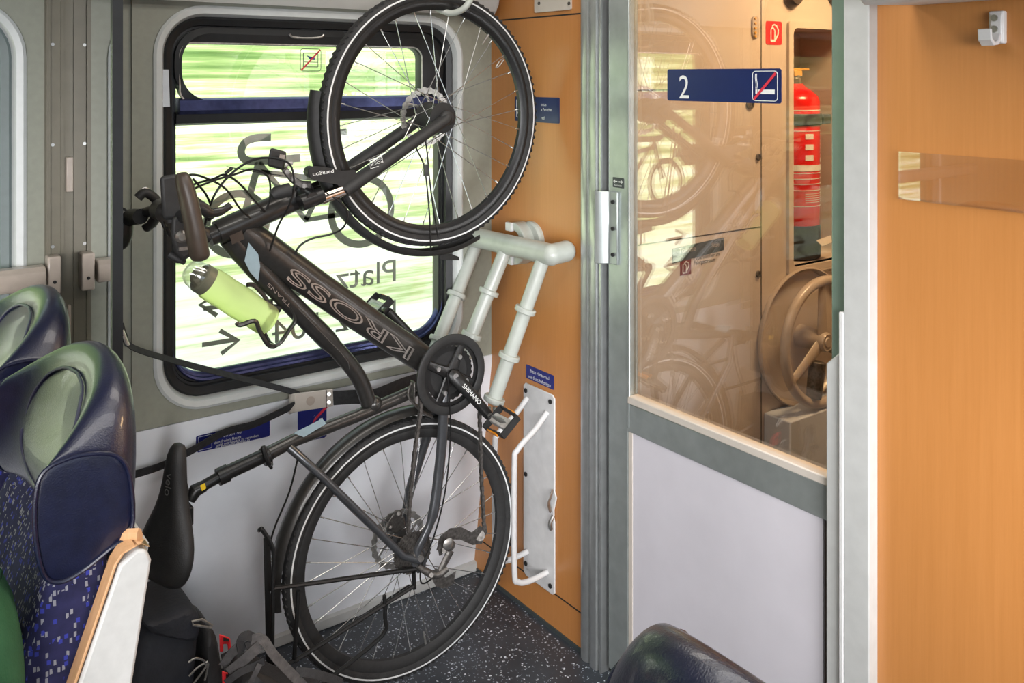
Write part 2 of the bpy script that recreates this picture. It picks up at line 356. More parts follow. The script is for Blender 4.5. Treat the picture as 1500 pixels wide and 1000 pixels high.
# --- windows
def window(nm, W, label, hopper):
    r = tag(root(nm, ((W[0]+W[1])/2, .03, W[2])), label, 'window', kind=S)
    x0, x1, z0, z1, rad = W
    L = lambda d, y, rd=None: [V((x, y, z)) for x, z in rr(x0+d, x1-d, z0+d, z1-d, max(rad-d, .02), 8)]
    m = MB(); m.loft([L(-.001,.012), L(-.001,-.004), L(.006,-.008), L(.020,-.004), L(.028,.012), L(.028,.05), L(-.001,.05)], True, False, True)
    obj('window_frame', m, M['trim'], r)
    m = MB(); m.loft([L(.026,.014), L(.034,.008), L(.050,.016), L(.052,.030), L(.058,.030), L(.060,.036), L(.066,.036), L(.066,.07), L(.026,.07)], True, False, True)
    obj('window_gasket', m, M['rubber' if hopper else 'winner'], r, ang=25)
    if hopper:
        # lower blue sill profile, dark upper sash with the tilting pane
        gx0, gx1 = x0+.062, x1-.062
        n = 8; P_ = lambda d, e, r_: (lambda q: q[3*(n+1):] + q[:n+1])(rr(x0+d, x1-d, z0+e, z1-e, r_, n))
        prof = [(.054,.054,.105,.034),(.056,.060,.100,.029),(.057,.066,.098,.030),(.058,.067,.097,.040),(.060,.074,.092,.041),(.061,.080,.088,.048),(.061,.080,.088,.058),(.054,.054,.105,.058)]
        tr = [[V((x, yy, z)) for x, z in P_(d, e, r_)] for d, e, r_, yy in prof]
        m = MB(); m.loft([[t[k] for t in tr] for k in range(len(tr[0]))])
        obj('sill_profile', m, M['bluebar'], r, ang=25)
        zb = 1.507
        m = MB(); m.loft([[V((x, .034, zb)), V((x, .018, zb+.006)), V((x, .014, zb+.030)), V((x, .030, zb+.036)), V((x, .07, zb+.036)), V((x, .07, zb))] for x in (gx0, gx1)])
        obj('transom_rail', m, M['rubber'], r)
        m = MB(); m.loft([[V((x, .012, zb+.030)), V((x, .004, zb+.040)), V((x, .006, zb+.066)), V((x, .016, zb+.072)), V((x, .05, zb+.072)), V((x, .05, zb+.030))] for x in (gx0+.006, gx1-.006)])
        obj('transom_bar', m, M['bluebar'], r)
        a = rr(gx0-.004, gx1+.004, zb+.06, z1-.056, .085, 8); b = rr(-.986, -.255, 1.566, 1.726, .035, 8)
        q = lambda Lp, y: [V((x, y, z)) for x, z in Lp]
        bi = rr(-.982, -.259, 1.570, 1.722, .033, 8)
        m = MB(); m.loft([q(a,.03), q(a,.018), q(rr(gx0+.012, gx1-.012, zb+.066, z1-.072, .075, 8), .010), q(b,.016), q(bi,.026), q(bi,.05), q(a,.05)], True, False, True)
        obj('sash_frame', m, M['rubber'], r, ang=25)
        m = MB(); m.loft([q(rr(-.9865,-.2545,1.5655,1.7265,.0355,8), .0155), q(rr(-.9865,-.2545,1.5655,1.7265,.0355,8), .013), q(rr(-.983,-.258,1.569,1.723,.032,8), .0135), q(rr(-.983,-.258,1.569,1.723,.032,8), .0155)], True, False, True)
        obj('sash_bead', m, M['steel'], r)
        m = MB(); p = [atY(*t, .006) for t in ((424,50),(428,54),(442,55.5),(458,55.5),(470,54),(474,51))]
        m.tube(smooth(p,4), .0035, 8)
        obj('sash_pull', m, M['steel'], r)
        m = MB(); p0 = [atY(*t, .012) for t in ((232,102),(246,102),(248,156),(233,157))]; m.prism(p0, (0,-.006,0))
        obj('sash_stay', m, M['alu'], r)
        m = MB(); m.bb(gx0, gx1, .034, .037, zb+.045, z1-.06); obj('upper_pane', m, M['wglass'], r)
        m = MB(); m.bb(gx0, gx1, .048, .052, z0+.058, zb+.02); obj('lower_pane', m, M['wglass'], r)
    else:
        m = MB(); m.bb(x0+.06, x1-.06, .048, .052, z0+.06, z1-.06); obj('window_pane', m, M['wglass'], r)
    return r
window('window_1', W1, 'bicycle bay window with dark frame, blue transom bar and tilting upper pane', True)
window('window_2', W2, 'window beside the seats, cut off by the left edge of the photo', False)

# opposite side, rear and vestibule shell
m = MB()
for k in range(2):
    X0 = XL + k*2.1; plate_with_hole(m, X0, X0+2.1, 0, ZC, (X0+.25, X0+1.85, .75, 1.8, .1), YN, YN-.06)
m.bb(0, XR+.1, YN-.06, YN, 0, ZC)
tag(obj('wall_opposite', m, M['panel']), 'opposite carriage side wall with windows, out of view behind the camera', 'wall', kind=S)
m = MB(); m.bb(XL-.05, XL, YN, .1, 0, ZC)
tag(obj('wall_rear', m, M['wood']), 'rear end wall of the compartment, out of view', 'wall', kind=S)

# --- end wall with the beech panel
Yd0, Yd1 = -.443, -1.36      # door zone between the panel and the right-hand panel
m = MB(); m.bb(0, .03, Yd0, .13, 0, 2.25)
w = obj('wall_end', m, M['wood']); tag(w, 'beech end wall panel between the window corner and the door', 'wall', kind=S)
zs1 = 1.815; zs0 = .112
m = MB()
for z in (zs1, zs0): m.bb(-.0006, .002, Yd0, .13, z-.0022, z+.0022)
m.bb(-.0006, .002, Yd0-.001, Yd0+.003, 0, 2.2)
obj('joint_line', m, M['dark'], w)
m = MB(); m.bb(-.004, .002, Yd0, .10, 0, .012); obj('floor_seal', m, M['darkfilm'], w)
m = MB(); m.bb(0, .05, YN, Yd1, 0, 2.25)
tag(obj('wall_right', m, M['wood']), 'wide beech wall panel right of the door', 'wall', kind=S)
m = MB(); m.bb(0, .05, Yd1, Yd0, 1.98, 2.25)
tag(obj('wall_lintel', m, M['wood']), 'beech panel above the sliding door', 'wall', kind=S)

# --- left door post: ribbed aluminium profile
m = MB()
prof = [(.03,-.443),(-.004,-.443),(-.004,-.452),(-.016,-.455),(-.020,-.470),(-.016,-.484),(-.009,-.487),(-.009,-.494),(-.020,-.497),(-.022,-.512),(-.020,-.523),(-.008,-.526),(-.008,-.532),(-.018,-.534),(-.018,-.541),(.03,-.541)]
m.loft([[V((x, y, z)) for x, y in prof] for z in (0, 2.0)])
tag(obj('trim_5', m, M['alu']), 'ribbed aluminium door post beside the beech panel', 'door post', kind=S)
m = MB(); m.bb(.012, .05, -.56, -.541, 0, 2.0)
tag(obj('trim_6', m, M['dark']), 'black rubber gap between the door post and the sliding door', 'door gap', kind=S)
# --- right door post
m = MB(); m.bb(-.030, .05, Yd1, -1.3015, 0, 2.05)
tag(obj('trim_7', m, M['post'], bevel=.003), 'pale grey post right of the sliding door', 'door post', kind=S)
m = MB(); pl = [atX(*t, -.021) for t in ((1210,1040),(1210,532),(1246.5,503),(1246.5,1040))]
for q in pl: q.z = max(q.z, .0)
m.prism(pl, (.028, 0, 0)); g = obj('trim_8', m, M['post'], bevel=.003)
tag(g, 'light grey lower guard plate with slanted top on the door post', 'guard plate', kind=S)
m = MB(); m.bb(-.032, -.021, -1.3018, -1.292, .0, 1.15); obj('guard_edge', m, M['white'], g, bevel=.002)

# --- sliding door
d = tag(root('door_1', (.02, -.93, 0)), 'sliding glass door with grey metal stiles and a white lower panel', 'door', kind=S)
m = MB(); m.bb(-.004, .034, -.633, -.556, .02, 1.98); m.bb(-.006, .0, -.640, -.631, .7, 1.98); obj('door_stile', m, M['door'], d, bevel=.003)
m = MB(); m.bb(-.006, .034, -1.34, -1.257, .02, 1.98); obj('door_stile', m, M['stile2'], d, bevel=.003)
m = MB(); m.bb(-.004, .034, -1.26, -.632, .690, .765); obj('door_rail', m, M['door'], d, bevel=.002)
m = MB(); m.bb(-.007, .030, -1.262, -.634, .765, .785); obj('glazing_bead', m, M['cream'], d, bevel=.003)
m = MB(); m.bb(-.001, .034, -1.26, -.632, 1.93, 1.98); obj('door_rail', m, M['door'], d)
m = MB(); m.bb(.0, .030, -1.232, -.634, .02, .690); obj('lower_panel', m, M['doorpanel'], d)
m = MB(); m.bb(.006, .032, -1.262, -1.232, .02, .690); obj('brown_edge', m, M['brown'], d)  # dark brown strip at the right edge of the lower panel
m = MB(); m.bb(-.002, .0, -.648, -.634, .03, .690); m.bb(-.002, .0, -1.23, -.634, .03, .044); obj('panel_edging', m, M['cream'], d)
m = MB(); m.bb(.010, .018, -1.26, -.632, .765, 1.94); obj('door_pane', m, M['dglass'], d)
m = MB()
hp = [(-.004,-.600),(-.012,-.600),(-.014,-.570),(-.034,-.560),(-.042,-.545),(-.040,-.538),(-.030,-.548),(-.010,-.566),(-.004,-.566)]
sec = [[V((x, y, z)) for x, y in hp] for z in (1.128, 1.325)]
m.loft(sec); h = obj('door_handle', m, M['door'], d, bevel=.002)
for z in (1.155, 1.225, 1.297): m = MB(); m.cyl((-.0135,-.587,z), (-.0185,-.587,z), .0055, 10); obj('screw', m, M['dark'], h)

# --- vestibule seen through the glass
YV = -.6
m = MB(); nh = (.735, 1.055, 1.03, 1.79, .02)
plate_with_hole(m, .05, XR, 0, 2.25, nh, YV, YV+.02)
vw = tag(obj('wall_vestibule', m, M['vest']), 'beige vestibule wall with an extinguisher niche, seen through the door glass', 'wall', kind=S)
m = MB(); m.bb(.586, .590, YV-.0008, YV, 0, 2.2); m.bb(.05, .588, YV-.0008, YV, 1.596, 1.600); m.bb(.05, .588, YV-.0008, YV, 1.172, 1.1755)
obj('joint_line', m, M['brown'], vw)
m = MB(); q = lambda L, y: [V((x, y, z)) for x, z in L]
ii = rr(*nh[:4], .02); oo = rr(nh[0]-.022, nh[1]+.022, nh[2]-.026, nh[3]+.022, .012)
m.loft([q(oo, YV), q(oo, YV-.010), q(ii, YV-.010), q(ii, YV+.2), q(rr(nh[0]-.004,nh[1]+.004,nh[2]-.004,nh[3]+.004,.02), YV+.2), q(rr(nh[0]-.004,nh[1]+.004,nh[2]-.004,nh[3]+.004,.02), YV)], True, False, True)
m.bb(nh[0]-.004, nh[1]+.004, YV+.2, YV+.204, nh[2]-.004, nh[3]+.004)
tag(obj('trim_9', m, M['vest']), 'beige niche lining and frame around the fire extinguisher', 'niche', kind=S)
m = MB(); m.bb(XR, XR+.06, YN, YV+.3, 0, 2.25)
tag(obj('wall_far', m, M['vest']), 'far wall of the vestibule', 'wall', kind=S)

# --- partition between the seats and the bicycle bay
XP = -1.25
p = tag(root('partition_screen', (XP, -.24, 0)), 'dark glossy partition screen between the seats and the bicycle bay', 'partition', kind=S)
m = MB(); m.bb(XP-.004, XP+.004, -.462, -.004, .45, 1.98); obj('screen_pane', m, M['pglass'], p)
m = MB(); m.bb(XP-.010, XP+.010, -.478, -.462, .0, 2.0); obj('screen_edge', m, M['rubber'], p)
m = MB(); m.bb(XP-.012, XP+.012, -.478, .1, .0, .45); obj('kick_panel', m, M['post'], p)

# --- ribbed pillar strips on the wall left of the partition
m = MB()
for pa, pb, dep in ((65,74,.014),(74,86,.006),(86,94,.012),(95,103,.004)):
    a = atY(pa, 300, 0).x; b = atY(pb, 300, 0).x
    m.loft([[V((a, .002, z)), V((a+.002, -dep, z)), V((b-.002, -dep, z)), V((b, .002, z))] for z in (.74, 1.83)])
m.bb(-1.30, -1.252, -.010, .002, .74, 1.83)
pi_ = tag(obj('trim_10', m, M['pillar']), 'ribbed grey pillar cover beside the partition', 'pillar cover', kind=S)
for y in (65, 212, 361):
    m = MB(); c = atY(77, y, -.008); m.cyl(c, c+V((0,-.003,0)), .004, 10); obj('screw', m, M['screw'], pi_)

# --- outside: grass bank along the line
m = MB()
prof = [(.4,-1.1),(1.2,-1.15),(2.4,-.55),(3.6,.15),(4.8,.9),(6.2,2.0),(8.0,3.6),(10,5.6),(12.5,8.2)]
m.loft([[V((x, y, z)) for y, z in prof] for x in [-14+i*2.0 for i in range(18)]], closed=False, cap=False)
tag(obj('outside_bank', m, M['grass']), 'green grass bank outside the train windows, glare painted pale low down', 'grass bank', kind=S)
# ================================================================== THE BICYCLE
FH = V((-.399, -.300, 1.5257)); RH = V((-.463, -.253, .3650))
def wheel_axes(yaw): return V((math.cos(yaw), math.sin(yaw), 0)), V((0,0,1)), V((math.sin(yaw), -math.cos(yaw), 0))
FA, RA = wheel_axes(.036), wheel_axes(-.036)
bike = tag(root('bicycle', (RH.x, RH.y, 0)), 'anthracite trekking bicycle hanging upright by its front wheel in front of the window', 'bicycle')

def wheel(name, c, ax, rear):
    ex, ez, n = ax; w = root(name, c - V((0,0,.346)), bike)
    P = lambda a, r, o=0: c + (ex*math.cos(a)+ez*math.sin(a))*r + n*o
    m = MB(); pr = [(.3285+.0178*math.cos(a), .0178*math.sin(a)) for a in [2*PI*i/16 for i in range(16)]]
    m.lathe(c, n, pr, 96, loop=True, u=ex); ty = obj('tyre', m, M['tyre'], w, ang=60)
    # tread knobs
    m = MB()
    for i in range(110):
        for s_ in (-1, 1):
            a = 2*PI*(i+(.5 if s_ > 0 else 0))/110; t = -ex*math.sin(a)+ez*math.cos(a); rd = ex*math.cos(a)+ez*math.sin(a)
            m.box(P(a, .3430, s_*.0085), (.0035, .0105, .0085), (rd, (n*.8+t*.6*s_).normalized(), (t*.8-n*.6*s_).normalized()))
    obj('tread', m, M['tyre'], w, ang=20)
    m = MB()
    for s_ in (1, -1): m.lathe(c, n, [(.3282, s_*.0179), (.3282, s_*.0186), (.3322, s_*.0184), (.3322, s_*.0174)], 96, loop=True, u=ex)
    obj('reflective_stripe', m, M['refl'], w)
    m = MB(); m.lathe(c, n, [(.316,.0125),(.312,.0135),(.300,.0120),(.290,.0060),(.290,-.0060),(.300,-.0120),(.312,-.0135),(.316,-.0125)], 96, loop=True, u=ex)
    obj('rim', m, M['black'] if not rear else M['matte'], w, ang=50)
    hw = .034
    m = MB(); fr = .041 if not rear else .030; cb = .0165 if rear else .037
    m.lathe(c, n, [(.0001,-.052),(.009,-.052),(.011,-.040),(fr,-hw-.003),(fr,-hw+.002),(cb+.001,-hw+.008),(cb,0),(cb+.001,hw-.008),(fr,hw-.002),(fr,hw+.003),(.012,.040),(.010,.052),(.0001,.052)], 28, u=ex)
    obj('hub', m, M['matte'], w)
    m = MB(); k = 32
    for i in range(k):
        s_ = 1 if i % 2 else -1; side = hw*s_; j = i//2
        a_r = 2*PI*i/k + .05
        a_h = a_r + (1 if j % 2 else -1)*1.18
        m.tube([P(a_h, fr-.002, side), P(a_r, .2905, side*.10)], .00115, 5)
        m.tube([P(a_r, .291, side*.1), P(a_r, .278, side*.14)], .0019, 6)
    obj('spoke_lacing', m, M['spoke'], w)
    # brake rotor on the window side
    m = MB(); ro = -.050; R0 = .080
    secs = []
    for q_ in range(144):
        a = 2*PI*q_/144; wv = .0018*math.sin(a*24)
        secs.append([P(a, R0+wv, ro), P(a, R0+wv, ro+.0018), P(a, R0-.015-wv, ro+.0018), P(a, R0-.015-wv, ro)])
    m.loft(secs, True, False, True)
    for q_ in range(6):
        a = 2*PI*q_/6; m.tube([P(a, .018, ro+.001), P(a+.28, .044, ro+.001), P(a+.5, .067, ro+.001)], .0042, 6, flat=.3, ref=ex)
    for q_ in range(48):
        a = 2*PI*q_/48; r_ = R0-.004-.007*(q_ % 2); m.cyl(P(a, r_, ro-.0012), P(a, r_, ro+.0032), .0016, 6)
    m.lathe(c+n*ro, n, [(.012,.004),(.024,.004),(.024,-.002),(.012,-.002)], 20, loop=True, u=ex)
    obj('brake_rotor', m, M['steel'], w)
    m = MB(); a = math.radians(52 if not rear else -78)
    m.tube([P(a, .290, 0), P(a, .255, 0)], [.0038, .0028], 8); obj('valve_stem', m, M['steel'], w)
    if rear:
        m = MB()
        for q_ in range(9):
            R_ = .054 - q_*.0042; o_ = .036 + q_*.0038; teeth = int(32-q_*2.4); sec2 = []
            for i in range(teeth*4):
                a = 2*PI*i/(teeth*4); rr_ = R_+(.0032 if i % 4 in (1,2) else 0)
                sec2.append([P(a, rr_, o_), P(a, rr_, o_+.0019), P(a, R_-.010, o_+.0019), P(a, R_-.010, o_)])
            m.loft(sec2, True, False, True)
        m.lathe(c+n*.036, n, [(.0001,.0),(.040,0),(.016,.036),(.0001,.038)], 24, u=ex)
        obj('cassette', m, M['dsteel'], w, ang=20)
    return w
wheel('front_wheel', FH, FA, False); wheel('rear_wheel', RH, RA, True)

def btube(pts, r, seg=12, **k): return MB().tube(pts, r, seg, **k)
# ---- frame: one welded body
m = MB()
m.tube([B(318,341), B(330,336), B(405,303), B(456,281)], [.0285,.0300,.0300,.0280], 18)                       # head tube
m.tube(smooth([B(352,338), B(385,362), B(440,402), B(540,472), B(620,526), B(652,549)], 4), [.038,.039,.040,.040,.040,.040,.040,.040,.040,.039,.039,.039,.038,.038,.037,.037,.036,.036,.035,.034,.033], 18, flat=.72, ref=V((1,0,.8)))
m.tube(smooth([B(338,346), B(372,388), B(420,438), B(480,498), B(514,536), B(530,562), B(540,590)], 4), [.030]*3+[.028]*4+[.025]*6+[.021]*12, 16, flat=.8, ref=V((1,0,.8)))
m.tube([B(655,549), B(600,575), B(520,610), B(430,645), B(393,664)], [.021,.0165,.0160,.0160,.0168], 16)        # seat tube
m.ell(B(548,592), (.022,.02,.022))
bb = B(655,549)
m.cyl(bb+V((0,-.040,0)), bb+V((0,.040,0)), .022, 20)
fr = obj('frame', m, M['frame2'], bike, ang=50)
m = MB()   # rear triangle, near and far side
drp = RH + V((0,-.066,0)); drf = RH + V((0,.066,0))
near_ss = [B(424,655,.012), B(440,669,.030), B(470,696,.056), B(540,764,.064), B(590,814,.066), drp+V((.004,0,-.012))]
m.tube(near_ss, [.011,.0105,.0100,.0098,.0095,.010], 12)
off = lambda pts, d_: [p + V((0, d_*2, 0)) for p in pts]
far_ss = [B(424,655,-.012), B(440,669,-.030)] + [B(p[0],p[1],-.064) for p in ((466,694),(532,758),(575,800))] + [drf]
m.tube(far_ss, [.011,.0105,.010,.0098,.0095,.010], 12)
m.tube([B(462,690,.05), B(462,690,-.05)], .006, 8)
m.tube(smooth([B(652,560,.030), B(650,590,.046), B(647,650,.052), B(642,700,.058), B(636,745,.066), B(628,772,.068), B(612,805,.066), drp], 3), [.0145]*14+[.0115]*8, 12, flat=.8, ref=V((1,0,0)))
m.tube(smooth([B(648,565,-.030), B(640,600,-.046), B(620,655,-.056), B(600,720,-.066), B(588,780,-.066), drf], 3), [.0135]*10+[.011]*6, 12)
m.tube([B(648,605,.045), B(648,605,-.045)], .008, 8)
for s_ in (1, -1):
    o_ = drp if s_ > 0 else drf
    m.prism([o_+V(t) for t in ((-.018,-.003,.010),(.012,-.003,.018),(.024,-.003,-.006),(.018,-.003,-.038),(-.004,-.003,-.042),(-.022,-.003,-.014))], (0,.006,0))
obj('rear_triangle', m, M['frame'], bike, ang=45)
m = MB(); m.cyl(RH+V((0,-.078,0)), RH+V((0,.078,0)), .0045, 10); m.cyl(RH+V((0,-.080,0)), RH+V((0,-.070,0)), .0085, 12)
obj('axle', m, M['steel'], bike)

# pale decal plates and lettering on the frame
def along(p, q, offn): 
    return p, q
NB = V((0,-1,0))
def frame_text(st, p_first, p_last, h, offn, mtl, nm='lettering', outline=0.0, flip=False):
    """text running from p_first towards p_last on the aisle side of a tube"""
    a = B(*p_first, offn); b = B(*p_last, offn); x = (b-a).normalized(); n = NB - x*NB.dot(x); n.normalize(); y = n.cross(x)
    m = MB(); m.text(st, 1.0, (0,0,0), (1,0,0), (0,1,0), 0, outline=outline/h if outline else 0)
    w_ = max(p.x for p in m.v) - min(p.x for p in m.v); k = (b-a).length/w_
    x0 = min(p.x for p in m.v)
    m2 = MB(); m2.add([a + x*((p.x-x0)*k) + y*(p.y*h) + n*(p.z*h*.3+.0004) for p in m.v], m.f)
    return obj(nm, m2, mtl, fr)
frame_text('KROSS', (607,512), (428,391), .046, .0300, M['steel'], outline=.0011)
frame_text('TRANS', (427,447), (394,414), .011, .0235, M['steel'])
def patch(pts, offn, mtl, nm='decal'):
    m = MB(); m.prism([B(x, y, offn) for x, y in pts], (0,-.0008,0)); return obj(nm, m, mtl, fr)
patch([(364,355),(378,372),(381,390),(378,412),(366,398),(358,382)], .0262, M['sky'])
patch([(430,634),(472,613),(478,620),(445,640)], .0168, M['sky'])
m = MB(); m.tube([B(437,452,.0235), B(500,517,.022), B(510,530,.021), B(512,540,.019)], .0010, 5); obj('accent_line', m, M['steel'], fr)
patch([(334,338),(352,330),(358,350),(340,358)], .0272, M['brown'])

# ---- fork
m = MB()
leg = lambda s_: [B(478,262,.055*s_*.9), B(506,262,.062*s_)]
for s_ in (1, -1):
    a0 = B(497,270,0)+V((0,-.058*s_,0)); a1 = FH + V((0,-.060*s_,0))
    dlt = (a1-a0)
    m.tube([a0-dlt*.06, a0+dlt*.05, a0+dlt*.5, a0+dlt*.86, a0+dlt*.97, a1+V((0,0,.004))], [.0260,.0260,.0235,.0215,.0215,.018], 16, flat=.70, ref=V((0,1,0)))
    m.ell(a1, (.023,.013,.021))
for s_ in (1, -1):      # crown shoulders and the brace arch between them
    m.loft([[B(x, y, o_*s_) for x, y in ((452,248),(460,243),(480,245),(500,250),(520,249),(526,262),(508,283),(494,270),(470,266),(455,262))] for o_ in (.034,.070)])
m.tube([B(459,253,.05), B(453,251,.02), B(453,251,-.02), B(459,253,-.05)], .0145, 12)
obj('fork_lowers', m, M['matte'], bike, ang=50)
m = MB()
for s_ in (1, -1):
    a0 = B(455,287,0)+V((0,-.058*s_,0)); m = MB(); m.cyl(a0, B(500,270,0)+V((0,-.058*s_,0)), .0165, 18); obj('stanchion', m, M['stanch'], bike)
m = MB(); c0 = B(440,287)
m.tube([B(418,297), B(432,291), B(452,283)], [.029,.031,.030], 18)
m.tube([c0+V((0,-.075,0)), c0+V((0,-.05,0)), c0, c0+V((0,.05,0)), c0+V((0,.075,0))], [.017,.021,.028,.021,.017], 14)
for s_ in (1,-1): m.tube([B(426,294)+V((0,-.058*s_,0)), B(458,282)+V((0,-.058*s_,0))], [.0205,.0195], 16)
cr = obj('fork_crown', m, M['black'], bike, ang=50)
m = MB(); k0 = B(398,287,.058); m.tube([k0, B(404,283,.058), B(424,278,.058)], [.011,.016,.017], 14); obj('lockout_knob', m, M['matte'], bike)
# lettering on fork: mirrored upside down along the crown and box logo on the leg
def fork_text(st, a, b, h, offn, flip=True):
    A_ = B(*a, offn); B_ = B(*b, offn); x = (B_-A_).normalized(); n = (NB-x*NB.dot(x)).normalized(); y = n.cross(x)
    m = MB(); m.text(st, 1.0, (0,0,0), (1,0,0), (0,1,0), 0); w_ = max(p.x for p in m.v)
    m2 = MB(); m2.add([A_ + x*(p.x/w_*(B_-A_).length) + y*(p.y*h) + n*.0006 for p in m.v], m.f); return m2
obj('lettering', fork_text('paragon', (489,249), (458,254), .013, .0765), M['ink'], cr)
m = MB(); m.tube([B(*t, .0795) for t in ((540,235),(559,229),(562,241),(543,247))], .0009, 5, closed=True); 
m.add(*[(t.v, t.f) for t in [fork_text('ROCK', (561,234), (542,240), .009, .0795)]][0]); m.add(*[(t.v, t.f) for t in [fork_text('SHOX', (560,229.5), (541,236), .009, .0795)]][0])
obj('lettering', m, M['ink'], cr)

# ---- mudguards
def guard(c, ax, a0, a1, R, nm, hw=.026, steps=40):
    ex, ez, n = ax; secs = []
    for i in range(steps+1):
        a = math.radians(a0+(a1-a0)*i/steps); rd = ex*math.cos(a)+ez*math.sin(a); tp = 1.0 if 2 < i < steps-2 else .85
        pts = []
        for o_, dr in ((-1,-.012),(-.85,-.003),(-.5,.004),(0,.006),(.5,.004),(.85,-.003),(1,-.012)): pts.append(c+rd*(R+dr)+n*(o_*hw*tp))
        for o_, dr in ((.9,-.013),(.5,.001),(0,.003),(-.5,.001),(-.9,-.013)): pts.append(c+rd*(R+dr)+n*(o_*hw*tp))
        secs.append(pts)
    m = MB(); m.loft(secs); return obj(nm, m, M['matte'] if nm == 'front_mudguard' else M['frame2'], bike, ang=55)
guard(FH, FA, 168, 292, .368, 'front_mudguard', .024)
m = MB(); m.loft([[B(645,366,.024), B(645,366,-.03), B(645,380,-.03), B(645,380,.024)], [B(656,370,.02), B(656,370,-.02), B(656,381,-.02), B(656,381,.02)], [B(672,376,.006), B(672,376,-.006), B(673,381,-.006), B(673,381,.006)]]); obj('mudguard_flap', m, M['matte'], bike)
guard(RH, RA, 70, 188, .372, 'rear_mudguard', .027)
m = MB()
for pts in ([(606,207),(612,222),(622,246),(628,300),(630,330),(631,366)], [(622,197),(626,226),(629,260),(634,300),(642,348)]):
    m.tube(smooth([B(x, y, .045) for x, y in pts], 3), .0024, 6)
for p in ((605,207),(624,249)): m.box(B(p[0], p[1], .050), (.012,.008,.03))
obj('mudguard_stay', m, M['black'], bike)

# ---- handlebar, stem, grips
HB = B(240,309)
m = MB(); m.tube([B(322,340), B(306,347)], [.0235,.0235], 16); m.tube([B(306,347), B(286,336), HB+V((.02,0,-.004))], [.021,.019,.017], 14)
m.cyl(HB+V((0,-.026,0)), HB+V((0,.026,0)), .026, 16)
obj('stem', m, M['frame2'], bike)
near_end = B(281,322,.275); far_end = B(196,318,-.205)
m = MB(); m.tube(smooth([near_end, B(263,316,.16), HB+V((0,-.03,0)), HB+V((0,.03,0)), B(214,311,-.11), far_end], 4), .0125, 12); hb = obj('handlebar', m, M['black'], bike)
m = MB()   # winged grip with bar end, seen end on
ge = [B(266,254,.27), B(274,285,.275), B(283,325,.28), B(291,366,.28), B(294,380,.275)]
secs = []
for p, (a_, b_) in zip(smooth(ge, 4), [(.010,.016),(.014,.020),(.016,.023),(.017,.025),(.017,.026)]+[(.018,.027)]*4+[(.019,.028)]*4+[(.019,.028),(.018,.027),(.016,.024),(.010,.016)]):
    t = (ge[-1]-ge[0]).normalized(); u_ = V((0,1,0)); u_ = (u_-t*u_.dot(t)).normalized(); w_ = t.cross(u_)
    secs.append([p + w_*(a_*math.cos(2*PI*i/14)) + u_*(b_*math.sin(2*PI*i/14)) for i in range(14)])
m.loft(secs); g1 = obj('grip', m, M['brown'], bike, ang=60)
m = MB(); m.loft([[B(x, y, o_) for x, y in ((274,338),(284,345),(287,375),(278,368))] for o_ in (.265,.235)]); obj('grip_pad', m, M['wheelp'], g1, bevel=.004)
m = MB(); m.tube([B(206,317,-.10), B(193,318,-.17), B(184,322,-.23)], [.018,.020,.020], 14)
m.ell(B(177,335,-.20), (.030,.02,.052)); obj('grip', m, M['black'], bike)
# controls
def blob(pts, r, offn, mtl, nm, **k):
    m = MB(); m.tube(smooth([B(x, y, o_) for x, y, o_ in [(p[0], p[1], p[2] if len(p) > 2 else offn) for p in pts]], 3), r, 10, **k); return obj(nm, m, mtl, bike)
m = MB(); m.loft([[B(x, y, o_) for x, y in ((234,258),(262,254),(272,300),(266,322),(238,322))] for o_ in (.06,.12,.17)]); obj('brake_reservoir', m, M['matte'], bike, bevel=.008)
m = MB(); m.loft([[B(x, y, o_) for x, y in ((252,316),(276,318),(288,350),(284,372),(268,383),(256,370),(250,345))] for o_ in (.12,.16,.20)]); sh = obj('shifter_pod', m, M['matte'], bike, bevel=.008)
m = MB(); m.lathe(B(265,346,.205), NB, [(.0001,.012),(.008,.012),(.013,.006),(.013,-.004)], 16); m.bb(*[v for ab in zip(B(261,362,.20), B(275,366,.206)) for v in ab]); obj('gear_window', m, M['steel'], sh)
blob([(280,300),(296,304),(308,312),(324,309),(334,303),(338,300)], [.013]*6+[.010]*4+[.0085]*6, .10, M['frame2'], 'brake_lever', flat=.7)
blob([(262,286),(284,296),(300,306),(311,318)], [.014]*4+[.012]*6, .08, M['matte'], 'lever_bracket')
blob([(248,372,.13),(262,380,.14),(270,384,.15)], [.009]*4+[.006]*3, .13, M['matte'], 'shift_paddle')
blob([(202,290),(212,282),(224,288),(232,297)], .011, -.09, M['matte'], 'far_brake_body')
m = MB(); m.tube(smooth([B(x, y, -.12) for x, y in ((203,288),(206,279),(213,275),(220,280),(219,285))], 3), .0030, 8); obj('bell_wire', m, M['steel'], bike)
blob([(230,316,-.06),(222,328,-.09),(216,334,-.11),(213,330,-.12)], [.012]*4+[.009]*6, -.1, M['matte'], 'far_brake_lever')
blob([(238,322,.02),(241,332,.03),(249,344,.04),(244,334,.05)], .0045, .03, M['black'], 'cable_clip')
m = MB()
